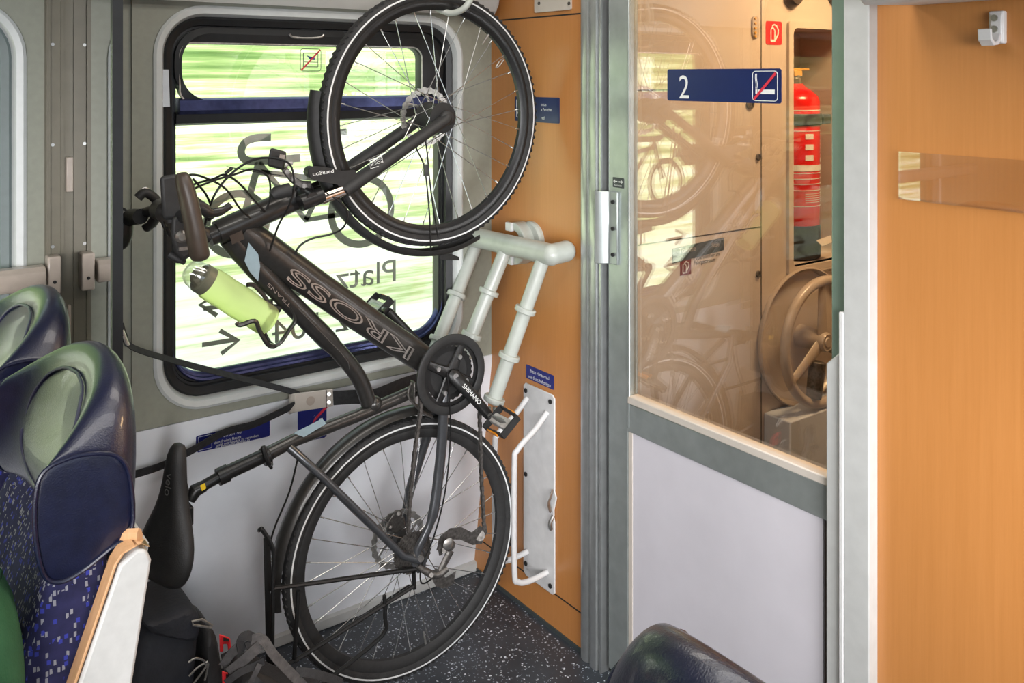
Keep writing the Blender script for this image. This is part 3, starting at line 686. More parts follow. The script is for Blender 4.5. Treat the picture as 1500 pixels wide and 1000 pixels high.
for pts in ([(268,268,.12),(278,256,.1),(300,260,.06),(330,276,.05),(352,306,.04),(367,319,.035)],
            [(258,292,.12),(285,276,.1),(320,262,.06),(345,255,.05),(370,248,.03),(392,258,.02),(396,282,.02),(391,306,.028)],
            [(300,330,.02),(312,290,.05),(335,258,.05),(366,236,.05),(396,231,.05),(424,240,.06),(431,270,.066),(424,300,.062),(408,330,.05),(395,368,.04)],
            [(262,290,.10),(280,272,.08),(312,262,.05),(330,256,.05),(352,270,.04),(377,298,.035),(388,310,.03)],
            [(283,262,.10),(300,282,.08),(308,298,.06)],
            [(478,283,.07),(500,297,.075),(509,313,.075),(503,333,.07),(484,343,.05),(458,349,.04),(440,359,.036),(432,372,.03)]):
    m.tube(smooth([B(*p) for p in pts], 5), .0027, 6)
m.tube(smooth([B(*p) for p in ((332,244,.05),(370,251,.05),(420,258,.04))], 4), .0011, 5)
m.tube([B(330,254,.05), B(340,246,.05)], .0042, 8)
obj('control_cable', m, M['black'], bike)
# front light on its bracket
m = MB(); m.loft([[B(x, y, o_) for x, y in ((396,216),(420,222),(416,250),(391,243))] for o_ in (.024,-.03)]); fl = obj('front_light', m, M['matte'], bike, bevel=.006)
m = MB(); m.prism([B(x, y, .0255) for x, y in ((410,226),(418,227),(416,236),(408,234))], (0,-.001,0)); obj('maker_plate', m, M['steel'], fl)
m = MB(); m.loft([[B(x, y, o_) for x, y in ((418,237),(429,236),(430,241),(417,245))] for o_ in (.018,-.024)]); obj('light_lens', m, M['lens'], fl, bevel=.003)
m = MB(); m.tube([B(416,247,.012), B(428,262,.012), B(440,270,.02), B(454,272,.02)], [.008,.009,.010,.012], 8, flat=.5); 
for p in ((421,252),(430,262),(446,272)): m.cyl(B(p[0],p[1],.018), B(p[0],p[1],.030), .006, 10)
obj('light_bracket', m, M['dsteel'], bike)

# ---- seatpost and saddle
ud = (B(285,715)-B(599,551)).normalized()
m = MB(); m.cyl(B(398,662), B(322,697), .0170, 18); m.tube([B(334,692), B(319,699)], [.0205,.0205], 18); m.cyl(B(330,693), B(297,712), .0125, 16)
m.tube([B(300,711), B(286,718), B(278,732)], [.0135,.016,.013], 12)
sp = obj('seatpost', m, M['black'], bike)
m = MB(); m.loft([[B(x, y, o_) for x, y in ((293,711),(300,707),(302,715),(296,719))] for o_ in (.0135,.015)]); obj('warning_label', m, M['yellow'], sp)
m = MB(); c0 = B(391,667); m.tube([c0-ud*.006, c0+ud*.012], [.0225,.0225], 18); m.tube([B(385,653,.024), B(389,668,.030), B(398,686,.026)], [.006,.007,.004], 8); m.cyl(B(396,680,-.01), B(396,680,.030), .007, 10)
obj('seat_clamp', m, M['black'], bike, bevel=.002)
eh = (FH-RH).normalized(); eh = V((eh.x, 0, eh.z)).normalized(); ev = V((-eh.z, 0, eh.x))    # forward and up directions of the frame
s0 = B(245,757)
tilt = -.06; sf = (eh*math.cos(tilt)+ev*math.sin(tilt)).normalized(); su = (ev*math.cos(tilt)-eh*math.sin(tilt)).normalized(); su = (su*math.cos(.42)+V((0,-1,0))*math.sin(.42)).normalized(); lat = sf.cross(su).normalized()*-1
if lat.y > 0: lat = -lat
prof = [(-.137,.034,-.010,.02),(-.13,.060,.002,.036),(-.105,.084,.008,.050),(-.07,.090,.008,.056),(-.03,.076,.002,.054),(.01,.052,-.002,.048),(.05,.037,-.002,.042),(.09,.030,.0,.038),(.125,.026,.001,.034),(.148,.016,-.006,.022)]
secs = []
for x, w_, h, th in prof:
    sec = []
    for i in range(18):
        a = 2*PI*i/18; ca, sa = math.cos(a), math.sin(a)
        yy = w_*math.copysign(abs(ca)**.75, ca); zz = h + (sa*th*.42 if sa > 0 else sa*th*.55) - (yy/w_)**2*th*.28
        if abs(ca) < .2 and sa > 0 and x < .07: zz -= .006
        sec.append(s0 + sf*x*1.12 + lat*yy + su*zz)
    secs.append(sec)
m = MB(); m.loft(secs); sd = obj('saddle', m, M['saddle'], bike, sub=1, ang=70)
m = MB(); m.text('velo', .030, s0 + sf*.105 + lat*.002 + su*.0170, sf*-1, lat, .001); obj('lettering', m, M['steel'], sd)
m = MB()
for s_ in (1,-1):
    m.tube(smooth([s0+sf*.10+su*-.020+V((0,-.008*s_,0)), s0+sf*.06+su*-.040+V((0,-.020*s_,0)), s0+sf*.0+su*-.045+V((0,-.022*s_,0)), s0+sf*-.05+su*-.040+V((0,-.022*s_,0)), s0+sf*-.10+su*-.014+V((0,-.034*s_,0))], 4), .0038, 8)
m.bb(*[v for ab in zip(s0+sf*.02+su*-.034+V((0,-.034,0)), s0+sf*-.02+su*-.062+V((0,.034,0))) for v in ab])
obj('saddle_rail', m, M['black'], bike, bevel=.003)

# ---- cranks, chainrings, pedals
CC = B(661,548,.060)
m = MB()
cx_, cz_ = V((1,0,0)), V((0,0,1))
def CP(a, r, o=0): return CC + (cx_*math.cos(a)+cz_*math.sin(a))*r + NB*o
ring_secs = []
for i in range(176):
    a = 2*PI*i/176; r_ = .1015+(.003 if i % 4 in (1,2) else 0); ring_secs.append([CP(a,r_,-.006), CP(a,r_,-.003), CP(a,.076,-.003), CP(a,.076,-.006)])
m.loft(ring_secs, True, False, True)
for R_, o_ in ((.072,-.014),(.050,-.022)):
    sec2 = []
    for i in range(120):
        a = 2*PI*i/120; r_ = R_+(.003 if i % 4 in (1,2) else 0); sec2.append([CP(a,r_,o_), CP(a,r_,o_+.003), CP(a,R_-.014,o_+.003), CP(a,R_-.014,o_)])
    m.loft(sec2, True, False, True)
for i in range(4):
    a = math.radians(62+90*i); m.tube([CP(a,.012,-.002), CP(a,.04,-.003), CP(a,.078,-.004)], [.017,.013,.011], 10, flat=.35, ref=V((1,0,1)))
cs = obj('chainset', m, M['black'], bike, ang=30)
m = MB(); m.lathe(CC, NB, [(.1075,-.002),(.1075,.003),(.1045,.005),(.088,.005),(.085,.003),(.085,0),(.09,-.001)], 72, loop=True, u=cx_); obj('chain_guard', m, M['matte'], cs)
m = MB(); m.lathe(CC+NB*-.016, NB, [(.024,0),(.066,0),(.066,.004),(.024,.004)], 40, loop=True); obj('inner_chainring', m, M['matte'], cs)
for i in range(4):
    a = math.radians(62+90*i); m = MB(); m.cyl(CP(a,.050,.001), CP(a,.050,.009), .0062, 10); obj('chainring_bolt', m, M['screw'], cs)
pe = B(716,608,.095)
m = MB(); m.tube([CP(0,0,.008)+ (CC-pe).normalized()*.012, CP(0,0,.012), (CC+pe)/2+NB*.012, pe+(CC-pe).normalized()*.012, pe+(pe-CC).normalized()*.010], [.012,.020,.0165,.0145,.012], 14, flat=.55, ref=V((1,0,.6)).normalized())
ca = obj('crank_arm', m, M['black'], bike, ang=60)
m = MB(); m.cyl(CP(0,0,.016), CP(0,0,.0235), .0085, 12); obj('crank_bolt', m, M['screw'], ca)
m = MB(); x_ = (pe-CC).normalized(); n_ = (NB-x_*NB.dot(x_)).normalized(); m.text('SHIMANO', .0165, CC+(pe-CC)*.22+n_*.0225-n_.cross(x_)*.006, x_, n_.cross(x_), .0009); obj('lettering', m, M['ink'], ca)
pf = B(568,456,-.080)     # far crank
cf = B(655,549,-.055)
m = MB(); m.tube([cf, cf*.5+pf*.5, pf], [.017,.0145,.013], 12, flat=.55, ref=V((1,0,.6)).normalized()); m.cyl(pf, pf+V((0,.012,0)), .011, 12); obj('crank_arm', m, M['black'], bike)
def pedal(p, rot, dy):
    """cage pedal: axle, two toothed side plates, end plates with reflectors"""
    a = V((math.cos(rot), 0, math.sin(rot))); b = V((0, dy, 0)); u_ = V((-a.z, 0, a.x)); r = root('pedal', p, bike)
    m = MB(); m.tube([p, p+b*.06, p+b*.095], [.008,.011,.007], 10); obj('pedal_axle', m, M['steel'], r)
    m = MB()
    for s_ in (1,-1):
        q0 = p + b*.014 + a*(.034*s_); q1 = p + b*.100 + a*(.030*s_)
        dd = (q1-q0); pr = []
        for k in range(9): pr.append(q0+dd*(k/8)+u_*(.013 if k % 2 else .009))
        for k in range(9): pr.append(q1-dd*(k/8)-u_*(.013 if k % 2 else .009))
        m.prism(pr, a*.003*s_)
    for t in (.016,.097):
        m.box(p+b*t, (.066,.004,.020), (a, b.normalized(), u_))
    obj('pedal_cage', m, M['matte'], r)
    m = MB(); m.box(p+b*.057, (.030,.076,.016), (a, b.normalized(), u_))
    obj('pedal_body', m, M['lens'], r, bevel=.003)
    for s_ in (1,-1): m = MB(); m.box(p+b*.056+a*(.037*s_), (.004,.040,.012), (a, b.normalized(), u_)); obj('pedal_reflector', m, M['clearp'], r)
pedal(pe+V((0,-.004,0)), math.radians(38), -1); pedal(pf+V((0,.012,0)), math.radians(38), 1)

# ---- chain and derailleurs
def links(mb, pts, r=.0045):
    pts = [V(p) for p in pts]; L_ = sum((pts[i+1]-pts[i]).length for i in range(len(pts)-1)); n_ = int(L_/.0127)
    acc = 0; i = 0
    for k in range(n_):
        t = k*L_/n_
        while i < len(pts)-2 and t > acc+(pts[i+1]-pts[i]).length: acc += (pts[i+1]-pts[i]).length; i += 1
        dd = (pts[i+1]-pts[i]).normalized(); c = pts[i]+dd*(t-acc); u_ = dd.cross(V((0,1,0))).normalized()
        wd = .0085 if k % 2 else .0060
        for s_ in (1,-1): mb.box(c+V((0,s_*wd/2,0)), (.0155,.0012,.0085 if k % 2 else .0075), (dd, V((0,1,0)), u_))
        mb.cyl(c-dd*.006+V((0,-wd/2-.001,0)), c-dd*.006+V((0,wd/2+.001,0)), .0026, 6)
cl = CC + V((0,.010,0))
def ccp(a, r=.1015): return CC + V((0,.005,0)) + (cx_*math.cos(a)+cz_*math.sin(a))*r
m = MB()
arc = [ccp(math.radians(a), .098) for a in range(-20, 176, 8)]
dl = B(704,773,.075)
links(m, [B(598,775,.060), B(600,735,.058), B(607,665,.056), B(616,600,.055)])
links(m, [B(616,600,.055), arc[-1]]+arc[::-1]+[B(703,628,.056), B(705,700,.062), B(709,768,.070), B(712,782,.074)])
obj('chain', m, M['dsteel'], bike, ang=20)
m = MB()
dr_ = B(627,832,.070)
m.tube(smooth([B(612,828,.072), B(622,836,.078), B(640,842,.086), B(655,832,.088)], 3), [.008]*4+[.010]*4+[.009]*2, 10)
m.tube([B(640,846,.085), B(660,806,.082)], [.009,.012], 10, flat=.6); m.lathe(B(657,797,.078), NB, [(.0001,.018),(.009,.017),(.015,.010),(.015,-.010),(.0001,-.012)], 20); m.loft([[B(x, y, o_) for x, y in ((628,838),(640,832),(652,846),(668,836),(664,856),(648,862),(638,858))] for o_ in (.070,.090)])
m.cyl(B(632,842,.083), B(632,842,.094), .006, 10)
rd_ = obj('rear_derailleur', m, M['dsteel'], bike)
m = MB(); m.lathe(B(657,797,.099), NB, [(.0001,.004),(.010,.003),(.016,-.001)], 20); obj('polished_cap', m, M['steel'], rd_)
m = MB(); m.tube(smooth([B(646,812,.070), B(644,794,.070), B(652,782,.070), B(672,778,.070), B(690,788,.072), B(702,792,.074), B(708,780,.074), B(706,772,.074)], 4), .0062, 8, flat=.5); m.prism([B(x, y, .078) for x, y in ((640,806),(646,786),(660,774),(676,772),(692,780),(704,770),(711,780),(706,796),(692,798),(674,790),(660,790),(654,800))], (0,.003,0)); [m.box(B(703,784,.072)+V((math.cos(t_)*.016,0,math.sin(t_)*.016)), (.006,.004,.006)) for t_ in [2*PI*i_/11 for i_ in range(11)]]; m.cyl(B(703,784,.066), B(703,784,.080), .014, 16); m.cyl(B(652,800,.064), B(652,800,.070), .018, 14)
obj('derailleur_cage', m, M['dsteel'], rd_)
m = MB(); m.tube(smooth([B(x, y, .075) for x, y in ((655,545),(660,620),(656,690),(648,740),(634,790),(618,826),(616,850),(622,854),(634,846))], 4), .0023, 6); obj('gear_cable', m, M['black'], bike); m = MB(); m.tube(smooth([B(x, y, .03) for x, y in ((436,672),(424,720),(404,768),(394,800))], 3), .0026, 6); obj('light_cable', m, M['black'], bike)
m = MB(); m.tube(smooth([B(604,560,.03), B(598,578,.04), B(606,590,.045), B(620,604,.05), B(634,610,.052)], 3), .0058, 8, flat=.5); m.bb(*[v for ab in zip(B(600,556,.02), B(609,590,.046)) for v in ab]); obj('front_derailleur', m, M['dsteel'], bike, bevel=.003)
m = MB(); m.tube(smooth([B(556,788,-.055), B(566,770,-.06), B(578,758,-.06), B(588,752,-.06)], 3), [.014]*5+[.011]*5, 10); m.loft([[B(x, y, o_) for x, y in ((568,764),(576,752),(592,756),(594,772),(580,782),(568,776))] for o_ in (-.03,-.055,-.07)]); m.cyl(B(584,752,-.03), B(584,752,-.01), .009, 10); m.cyl(B(572,772,-.03), B(572,772,-.015), .007, 10); obj('brake_caliper', m, M['dsteel'], bike, bevel=.004)

# ---- bottle cage (the bottle is a thing of its own)
m = MB()
m.tube(smooth([B(405,418,.012), B(412,432,.012), B(428,455,.012), B(432,470,.012), B(424,482,.012), B(412,500,.016), B(402,507,.02)], 4), .0075, 8, flat=.6, ref=V((0,1,0)))
m.tube(smooth([B(402,507,.02), B(392,504,.05), B(380,484,.054), B(373,470,.054), B(352,476,.052), B(346,472,.048)], 4), .0062, 8, flat=.7)
m.tube(smooth([B(402,507,.0), B(394,500,-.04), B(384,482,-.046), B(376,470,-.046), B(360,472,-.044)], 4), .0062, 8, flat=.7)
m.tube(smooth([B(362,417,.02), B(372,418,.014), B(386,432,.012), B(394,444,.012), B(402,450,.012)], 4), .0055, 8, flat=.7)
m.tube([B(394,440,.0), B(396,450,.0), B(410,452,.0)], .010, 8)
obj('bottle_cage', m, M['frame2'], bike)

# ---- rear rack
m = MB(); rn, rf_ = .070, -.085
for o_ in (rn, rf_):
    sx_ = 0 if o_ > 0 else -8
    m.tube(smooth([B(399,945,o_), B(400,862,o_), B(401,815,o_), B(397,796,o_), B(383,774,o_)], 3), .0052, 8)
for a_, b_ in (((399,862,rn),(610,833,rn)), ((431,965,rn),(437,865,rn)), ((431,968,rn),(606,858,rn)), ((607,862,rn),(606,838,rn))):
    m.tube([B(*a_), B(*b_)], .0055, 8)
for a_, b_ in (((399,862,rf_),(600,833,rf_)), ((431,968,rf_),(600,858,rf_))): m.tube([B(*a_), B(*b_)], .0052, 8)
m.tube(smooth([B(563,872,rn), B(564,905,rn), B(560,930,rn), B(490,988,rn), B(470,1004,rn)], 3), .0055, 8)
m.tube(smooth([B(563,872,rf_), B(564,905,rf_), B(560,930,rf_), B(490,988,rf_)], 3), .0052, 8)
for y_ in (866, 950, 1010): m.tube([B(399,y_,rn), B(399,y_,rf_)], .005, 8)
m.tube(smooth([B(383,774,rn), B(380,776,.06), B(380,776,-.03), B(383,774,rf_)], 3), .0052, 8)
m.tube([B(399,945,rn), B(402,1010,rn), B(404,1060,rn)], .0052, 8); m.tube([B(399,945,rf_), B(402,1010,rf_), B(404,1060,rf_)], .0052, 8)
m.tube([B(404,1060,rn), B(404,1060,rf_)], .005, 8); m.tube([B(431,966,rn), B(404,985,rn)], .0052, 8)
m.tube([B(391,786,.015), B(396,1010,.015)], .009, 8, flat=.35)
obj('luggage_rack', m, M['black'], bike)
m = MB()
p0 = FH + FA[0]*.235 + FA[1]*.165; m.tube(smooth([p0, p0+V((-.02,-.004,-.012)), p0+V((-.032,-.004,-.030)), p0+V((-.02,-.004,-.024)), p0+V((-.004,-.002,-.008))], 3), .0018, 6); obj('spoke_clip', m, M['screw'], bike)
# ================================================================== THINGS IN THE BAY
WX, WZ = V((1,0,0)), V((0,0,1)); EX = V((0,-1,0))      # reading directions on the window wall and on the end wall
# ---- hook that carries the front wheel
h = tag(root('bicycle_hook', B(690,-60,.06)), 'grey coated hook holding the front wheel of the bicycle', 'hook')
m = MB(); m.tube(smooth([B(704,-150,.05), B(702,-60,.052), B(694,-14,.046), B(682,10,.036), B(664,19,.008), B(648,16,-.016), B(638,10,-.026)], 5), .0088, 12); obj('hook_rod', m, M['rail'], h)
q = B(704,-150,.05); m = MB(); m.bb(q.x-.05, q.x+.05, q.y-.05, q.y+.05, q.z-.02, 2.252); obj('hook_base', m, M['rail'], h, bevel=.006)

# ---- tube rack standing off the end wall
r = tag(root('tube_rack', (0, -.2, .74)), 'grey painted rack of three slanting tubes under a thick cross tube on the end wall', 'rack')
bx, bz = -.082, 1.134
m = MB(); m.tube([(bx, -.403, bz), (bx, .03, bz-.006)], .0305, 20); obj('cross_tube', m, M['rail'], r)
m = MB(); m.ell((bx, -.405, bz), (.031,.031,.031)); m.tube([(bx, -.405, bz), (-.028, -.405, bz+.004)], .0300, 20); m.ell((-.028,-.405,bz+.004), (.026,.030,.030)); obj('elbow', m, M['rail'], r)
def slant(a, b, cols, yy):
    p, q = atY(*a, yy[0]), atY(*b, yy[1]); m = MB(); m.tube([p, q], .0205, 16); t = obj('tube', m, M['rail'], r); d = (q-p).normalized()
    for c in cols:
        c0 = p + (q-p)*c; k = MB(); k.lathe(c0, d, [(.019,-.0075),(.029,-.0075),(.031,-.005),(.031,.005),(.029,.0075),(.019,.0075)], 28, loop=True); obj('collar', k, M['rail'], t)
slant((699,355),(628,535),(.44,.80),(-.0,-.04)); slant((742,362),(676,528),(.40,.78),(-.19,-.16)); slant((796,378),(722,590),(.36,.68,.975),(-.370,-.300))
q = atY(716,596,-.300); m = MB(); m.cyl(q, q+V((.0,0,-.022)), .006, 10); m.cyl(q+V((.012,-.01,0)), q+V((.012,-.01,-.018)), .005, 10); obj('foot_bolt', m, M['rail'], r)
# ---- ring shaped wheel clip behind the rack
c = tag(root('wheel_clip', (0,-.14,1.1)), 'olive grey open ring clip on a round wall plate behind the tube rack', 'clip')
pc = atX(779,352,-.004); m = MB(); m.lathe(pc, V((-1,0,0)), [(.0001,.012),(.052,.012),(.058,.006),(.058,-.004)], 32); obj('wall_plate', m, M['rail'], c)
c0 = atX(757,356,-.035)
m = MB(); sec = []
for i in range(25):
    a = math.radians(104 - 205*i/24); d_ = V((0, math.cos(a)*-1, math.sin(a)))
    cc = c0+d_*.052
    sec.append([cc+d_*.012+V((-.016,0,0)), cc+d_*.012+V((.030,0,0)), cc-d_*.012+V((.030,0,0)), cc-d_*.012+V((-.016,0,0))])
m.loft(sec); obj('ring_arm', m, M['rail'], c, bevel=.003)
for a in (104, -101):
    a = math.radians(a); d_ = V((0, -math.cos(a), math.sin(a))); t_ = V((0, math.sin(a), math.cos(a))); m = MB(); m.box(c0+d_*.052+V((-.018,0,0)), (.012,.030,.026)); obj('end_block', m, M['white'], c, bevel=.002)

# ---- white wheel guard plate with wire loop
g = tag(root('wheel_guard', (0,-.25,.1)), 'white dented wall plate with a wire wheel loop on the end wall', 'wheel guard')
y0, y1, z0, z1 = -.172, -.324, .107, .698
m = MB(); m.prism([V((-.001, yy, zz)) for yy, zz in [(y0,z0+.012),(y0,z1-.01),(y0-.01,z1),(y1+.01,z1),(y1,z1-.01),(y1,.415),(y1-.008,.40),(y1+.004,.36),(y1+.003,.335),(y1,.325),(y1,z0+.01),(y1+.01,z0+.002),(y0-.012,z0+.002)]], (-.005,0,0)); obj('back_plate', m, M['white'], g, bevel=.0015)
m = MB(); m.tube(smooth([(-.007,y1+.006,.42),(-.020,y1+.000,.405),(-.024,y1+.004,.385),(-.009,y1+.012,.355)], 4), .007, 8, flat=.35); m.tube(smooth([(-.007,y1+.004,.345),(-.018,y1+.006,.325),(-.012,y1+.008,.305)], 4), .006, 8); obj('bent_latch', m, M['steel'], g)
for yy, zz in ((y0-.014,z1-.022),(y1+.018,z1-.022),(y0-.014,.42),(y1+.018,z0+.025),(y0-.014,z0+.04)): m = MB(); m.cyl((-.005,yy,zz), (-.0095,yy,zz), .007, 12); obj('screw', m, M['dark'], g)
for k, (ya, za, zb) in enumerate(((-.290,.640,.165),(-.192,.655,.185))):
    p0 = V((-.006,ya,za)); out = .115
    m = MB(); m.tube(smooth([p0, V((-.050,ya,za-.040)), V((-out,ya,za-.085)), V((-out-.012,ya,za-.13)), V((-out-.012,ya,zb+.05)), V((-out,ya,zb+.008)), V((-out+.04,ya,zb-.004)), V((-.006,ya,zb))], 5), .0082, 10); obj('wire_loop', m, M['white'], g)

# ---- strap bracket with belts on the window wall
b = tag(root('strap_holder', (-.63,-.03,.66)), 'cream bracket with a round hole on the window wall holding black fastening belts', 'strap')
P1 = lambda x, y, yy=-.045: atY(x, y, yy)
m = MB(); pts = [(426,578),(429,577),(478,570),(488,569),(488,598),(478,599),(429,606),(426,604)]
o1 = [P1(424,580,-.02), P1(425,579,-.045), P1(432,577,-.056), P1(488,570,-.056)]; o2 = [P1(424,606,-.02), P1(425,605,-.045), P1(432,603.5,-.056), P1(488,595,-.056)]
in1 = [p+V((0,.006,0)) for p in o1[::-1]]; in2 = [p+V((0,.006,0)) for p in o2[::-1]]
m.loft([o1+in1, o2+in2]); br = obj('bracket', m, M['cream'], b, bevel=.0015)
m = MB(); cc = P1(455,587,-.0565); m.lathe(cc, (0,-1,0), [(.0001,.0006),(.0125,.0006),(.0125,-.001)], 24); obj('bracket_hole', m, M['wheelp'], br)
for p in ((482,577),(482,589)): m = MB(); m.cyl(P1(*p,-.056), P1(*p,-.064), .0055, 12); obj('screw', m, M['screw'], br)
m = MB(); q_ = [P1(477.3,571,-.0568), P1(478.5,571,-.0568), P1(478.5,598,-.0568), P1(477.3,598.5,-.0568)]; m.prism(q_, (0,-.0004,0)); obj('bracket_slit', m, M['dark'], br)
def belt(pts, w, nrm, mt='web'):
    m = MB(); m.strip(smooth([atY(x, y, yy) for x, y, yy in pts], 5), w, nrm, .0022); return obj('belt', m, M[mt], b)
belt([(176,476,-.10),(182,492,-.10),(196,510,-.09),(260,530,-.06),(340,551,-.045),(425,573,-.035),(438,580,-.035)], .020, V((.1,-.55,.8)))
belt([(488,583,-.060),(515,581,-.085),(545,580,-.095),(568,572,-.085),(595,561,-.05),(628,552,-.02)], .038, V((0,-1,.1)))
belt([(432,592,-.052),(400,608,-.044),(368,622,-.03),(330,632,-.02),(290,654,-.018),(240,680,-.016),(198,694,-.014)], .030, V((.1,-.8,-.5)))
m = MB(); m.tube([atY(*p) for p in ((178,484,-.1),(184,500,-.1),(187,506,-.1))], .006, 8, flat=.6); m.tube([atY(*p) for p in ((180,492,-.104),(184,504,-.104))], .0022, 6); obj('belt_buckle', m, M['steel'], b)

# ------------------------------------------------------------------ signs
def sign_x(name, px, label, cat, mt, x=0.0, rad=.006, th=.0012):
    (x0_, y0_), (x1_, y1_) = px; a = atX(x0_, y0_, x); c_ = atX(x1_, y1_, x)
    m = MB(); m.prism([V((x, yy, zz)) for yy, zz in rr(c_.y, a.y, c_.z, a.z, rad, 4)], (-th,0,0)); s = obj(name, m, M[mt]); tag(s, label, cat); return s, a, c_
def txt_x(s, st, size, y, z, x, mt='ink', align='LEFT', sx=1.0):
    m = MB(); m.text(st, size, (x,y,z), EX, WZ, .0003, 0, align, sx); return obj('lettering', m, M[mt], s)
s, a, c_ = sign_x('strap_sign', ((771,533),(811.5,571)), 'small blue sign asking to strap the rear wheel, above the white wheel guard', 'sign', 'bluesign', 0, .003)
a.z = .7495; c_.z = .708
tw = abs(c_.y-a.y)
txt_x(s, 'Bitte Hinterrad', .0145, (a.y+c_.y)/2, .735, -.0013, align='CENTER', sx=1.05); txt_x(s, 'mit Gurt befestigen', .0145, (a.y+c_.y)/2, .716, -.0013, align='CENTER', sx=.95)
s, a, c_ = sign_x('bicycle_sign', ((754.5,141),(820,181)), 'dark blue sign with a bicycle symbol behind the front wheel', 'sign', 'navysign', 0, .004)
m = MB(); Y0, Z1_ = a.y-.010, a.z-.010
m.tube([V((-.0016, yy, zz)) for yy, zz in rr(Y0-.056, Y0, c_.z+.012, Z1_, .003, 3)], .0009, 4, closed=True)
for yy in (Y0-.014, Y0-.036): m.tube([V((-.0016, yy-.0075*math.cos(t), c_.z+.026+.0075*math.sin(t))) for t in [2*PI*i/16 for i in range(16)]], .001, 4, closed=True)
m.tube([V((-.0016,Y0-.014,c_.z+.026)), V((-.0016,Y0-.020,c_.z+.040)), V((-.0016,Y0-.031,c_.z+.040)), V((-.0016,Y0-.036,c_.z+.026))], .001, 4); m.tube([V((-.0016,Y0-.020,c_.z+.040)), V((-.0016,Y0-.024,c_.z+.026)), V((-.0016,Y0-.031,c_.z+.040)), V((-.0016,Y0-.030,c_.z+.047))], .001, 4)
obj('bicycle_pictogram', m, M['ink'], s)
txt_x(s, 'entas', .0125, a.y-.133, a.z-.026, -.0013); txt_x(s, 'a Peraches', .0125, a.y-.133, a.z-.041, -.0013); txt_x(s, 'red', .0125, a.y-.133, a.z-.066, -.0013)
# class sign on the door glass
s, a, c_ = sign_x('class_sign', ((978,101.5),(1145,152)), 'long navy sign with a 2 and a no smoking symbol on the door glass', 'sign', 'navysign', .0098, .006)
a = atX(978,104,.0098); c_ = atX(1145,151,.0098)
txt_x(s, '2', .083, atX(994,130,.0085).y, atX(1005,144,.0085).z, .0083, sx=.92)
y_ = a.y-.272; zc_ = (a.z+c_.z)/2+.001
m = MB(); m.tube([V((.0080, yy, zz)) for yy, zz in rr(y_-.070, y_, zc_-.034, zc_+.034, .008, 4)], .0009, 4, closed=True)
m.bb(.0078,.0084, y_-.062, y_-.015, zc_-.018, zc_-.008); m.bb(.0078,.0084, y_-.0135, y_-.0085, zc_-.018, zc_-.008)
for k in (0,1): m.tube([V((.0080, y_-.009-.0035*k-.0012*math.sin(t*6), zc_-.006+t*.034)) for t in [i/12 for i in range(13)]], .0008, 4)
obj('cigarette_pictogram', m, M['ink'], s)
m = MB(); m.strip([V((.0075, y_-.004, zc_-.031)), V((.0075, y_-.066, zc_+.030))], .0062, V((-1,0,0)), .0006); obj('red_bar', m, M['redink'], s)
# automatic door sticker on the stile
s, a, c_ = sign_x('door_sticker', ((898,259),(914,276)), 'tiny dark sticker with a double arrow above the door handle', 'sticker', 'darkfilm', -.0045, .002)
m = MB(); ym, zm = (a.y+c_.y)/2, a.z-.011
for k in (1,-1): m.strip([V((-.0058, ym+k*.003, zm)), V((-.0058, ym+k*.017, zm))], .0028, V((-1,0,0)), .0004); m.prism([V((-.0058, ym+k*.019, zm)), V((-.0058, ym+k*.012, zm+.005)), V((-.0058, ym+k*.012, zm-.005))], (-.0004,0,0))
obj('arrow_print', m, M['ink'], s); txt_x(s, 'Automatik', .0075, ym, c_.z+.004, -.0060, align='CENTER', sx=.95)
# signs on the window wall
def plate_y(name, pts, yy, label, cat, mt):
    m = MB(); m.prism([atY(x, y, yy) for x, y in pts], (0,-.0012,0)); s = obj(name, m, M[mt]); return tag(s, label, cat)
def on_lower(z): return .0075 + (.70-z)*(.099/.67) if z < .70 else .004
def low_pt(px, py):
    p = atY(px, py, .02)
    for _ in range(6): p = atY(px, py, on_lower(p.z)-.001)
    return p
def low_plate(name, pts, label, cat, mt, rad=0):
    m = MB(); m.prism([low_pt(x, y) for x, y in pts], (0,-.0016,-.0002)); s = obj(name, m, M[mt]); return tag(s, label, cat)
LY = V((0,-.146,.989)).normalized()
def low_text(s, st, size, px, py, mt='ink', sx=1.0):
    p = low_pt(px, py); m = MB(); m.text(st, size, p+V((0,-.0020,0)), WX, LY, .0006, 0, 'LEFT', sx); return obj('lettering', m, M[mt], s)
s = low_plate('request_sign', [(287,640),(290,638),(392,614),(395,616),(395,637),(392,639),(290,662),(287,660)], 'long blue sign with white lines of text on the lower wall under the black belt', 'sign', 'bluesign')
low_text(s, 'Wir bitten Sie', .013, 313, 643); low_text(s, 'den freien Raum', .011, 313, 650); low_text(s, 'nicht mit Gepäck zu verstellen', .0105, 316, 653.5, sx=.9); low_text(s, 'die Reisenden danken es', .0105, 315, 657, sx=.9)
m = MB(); A_ = [low_pt(x, y)+V((0,-.002,0)) for x, y in ((290,640),(309.5,635.5),(310,655),(290.5,659.5))]; m.tube(A_, .0008, 4, closed=True); m.tube([low_pt(x,y)+V((0,-.002,0)) for x, y in ((293,656),(294,651),(305,648),(307,645))], .0009, 4); m.tube([low_pt(x,y)+V((0,-.002,0)) for x, y in ((298,644),(299,648),(303,647),(304,642))], .0009, 4); obj('seat_pictogram', m, M['ink'], s)
s = low_plate('no_luggage_sign', [(436,602),(439,599.5),(475,592),(478,594),(478,638),(475,640.5),(438,648),(436,646)], 'square blue sign with a crossed out suitcase behind the seat tube', 'sign', 'bluesign')
m = MB()
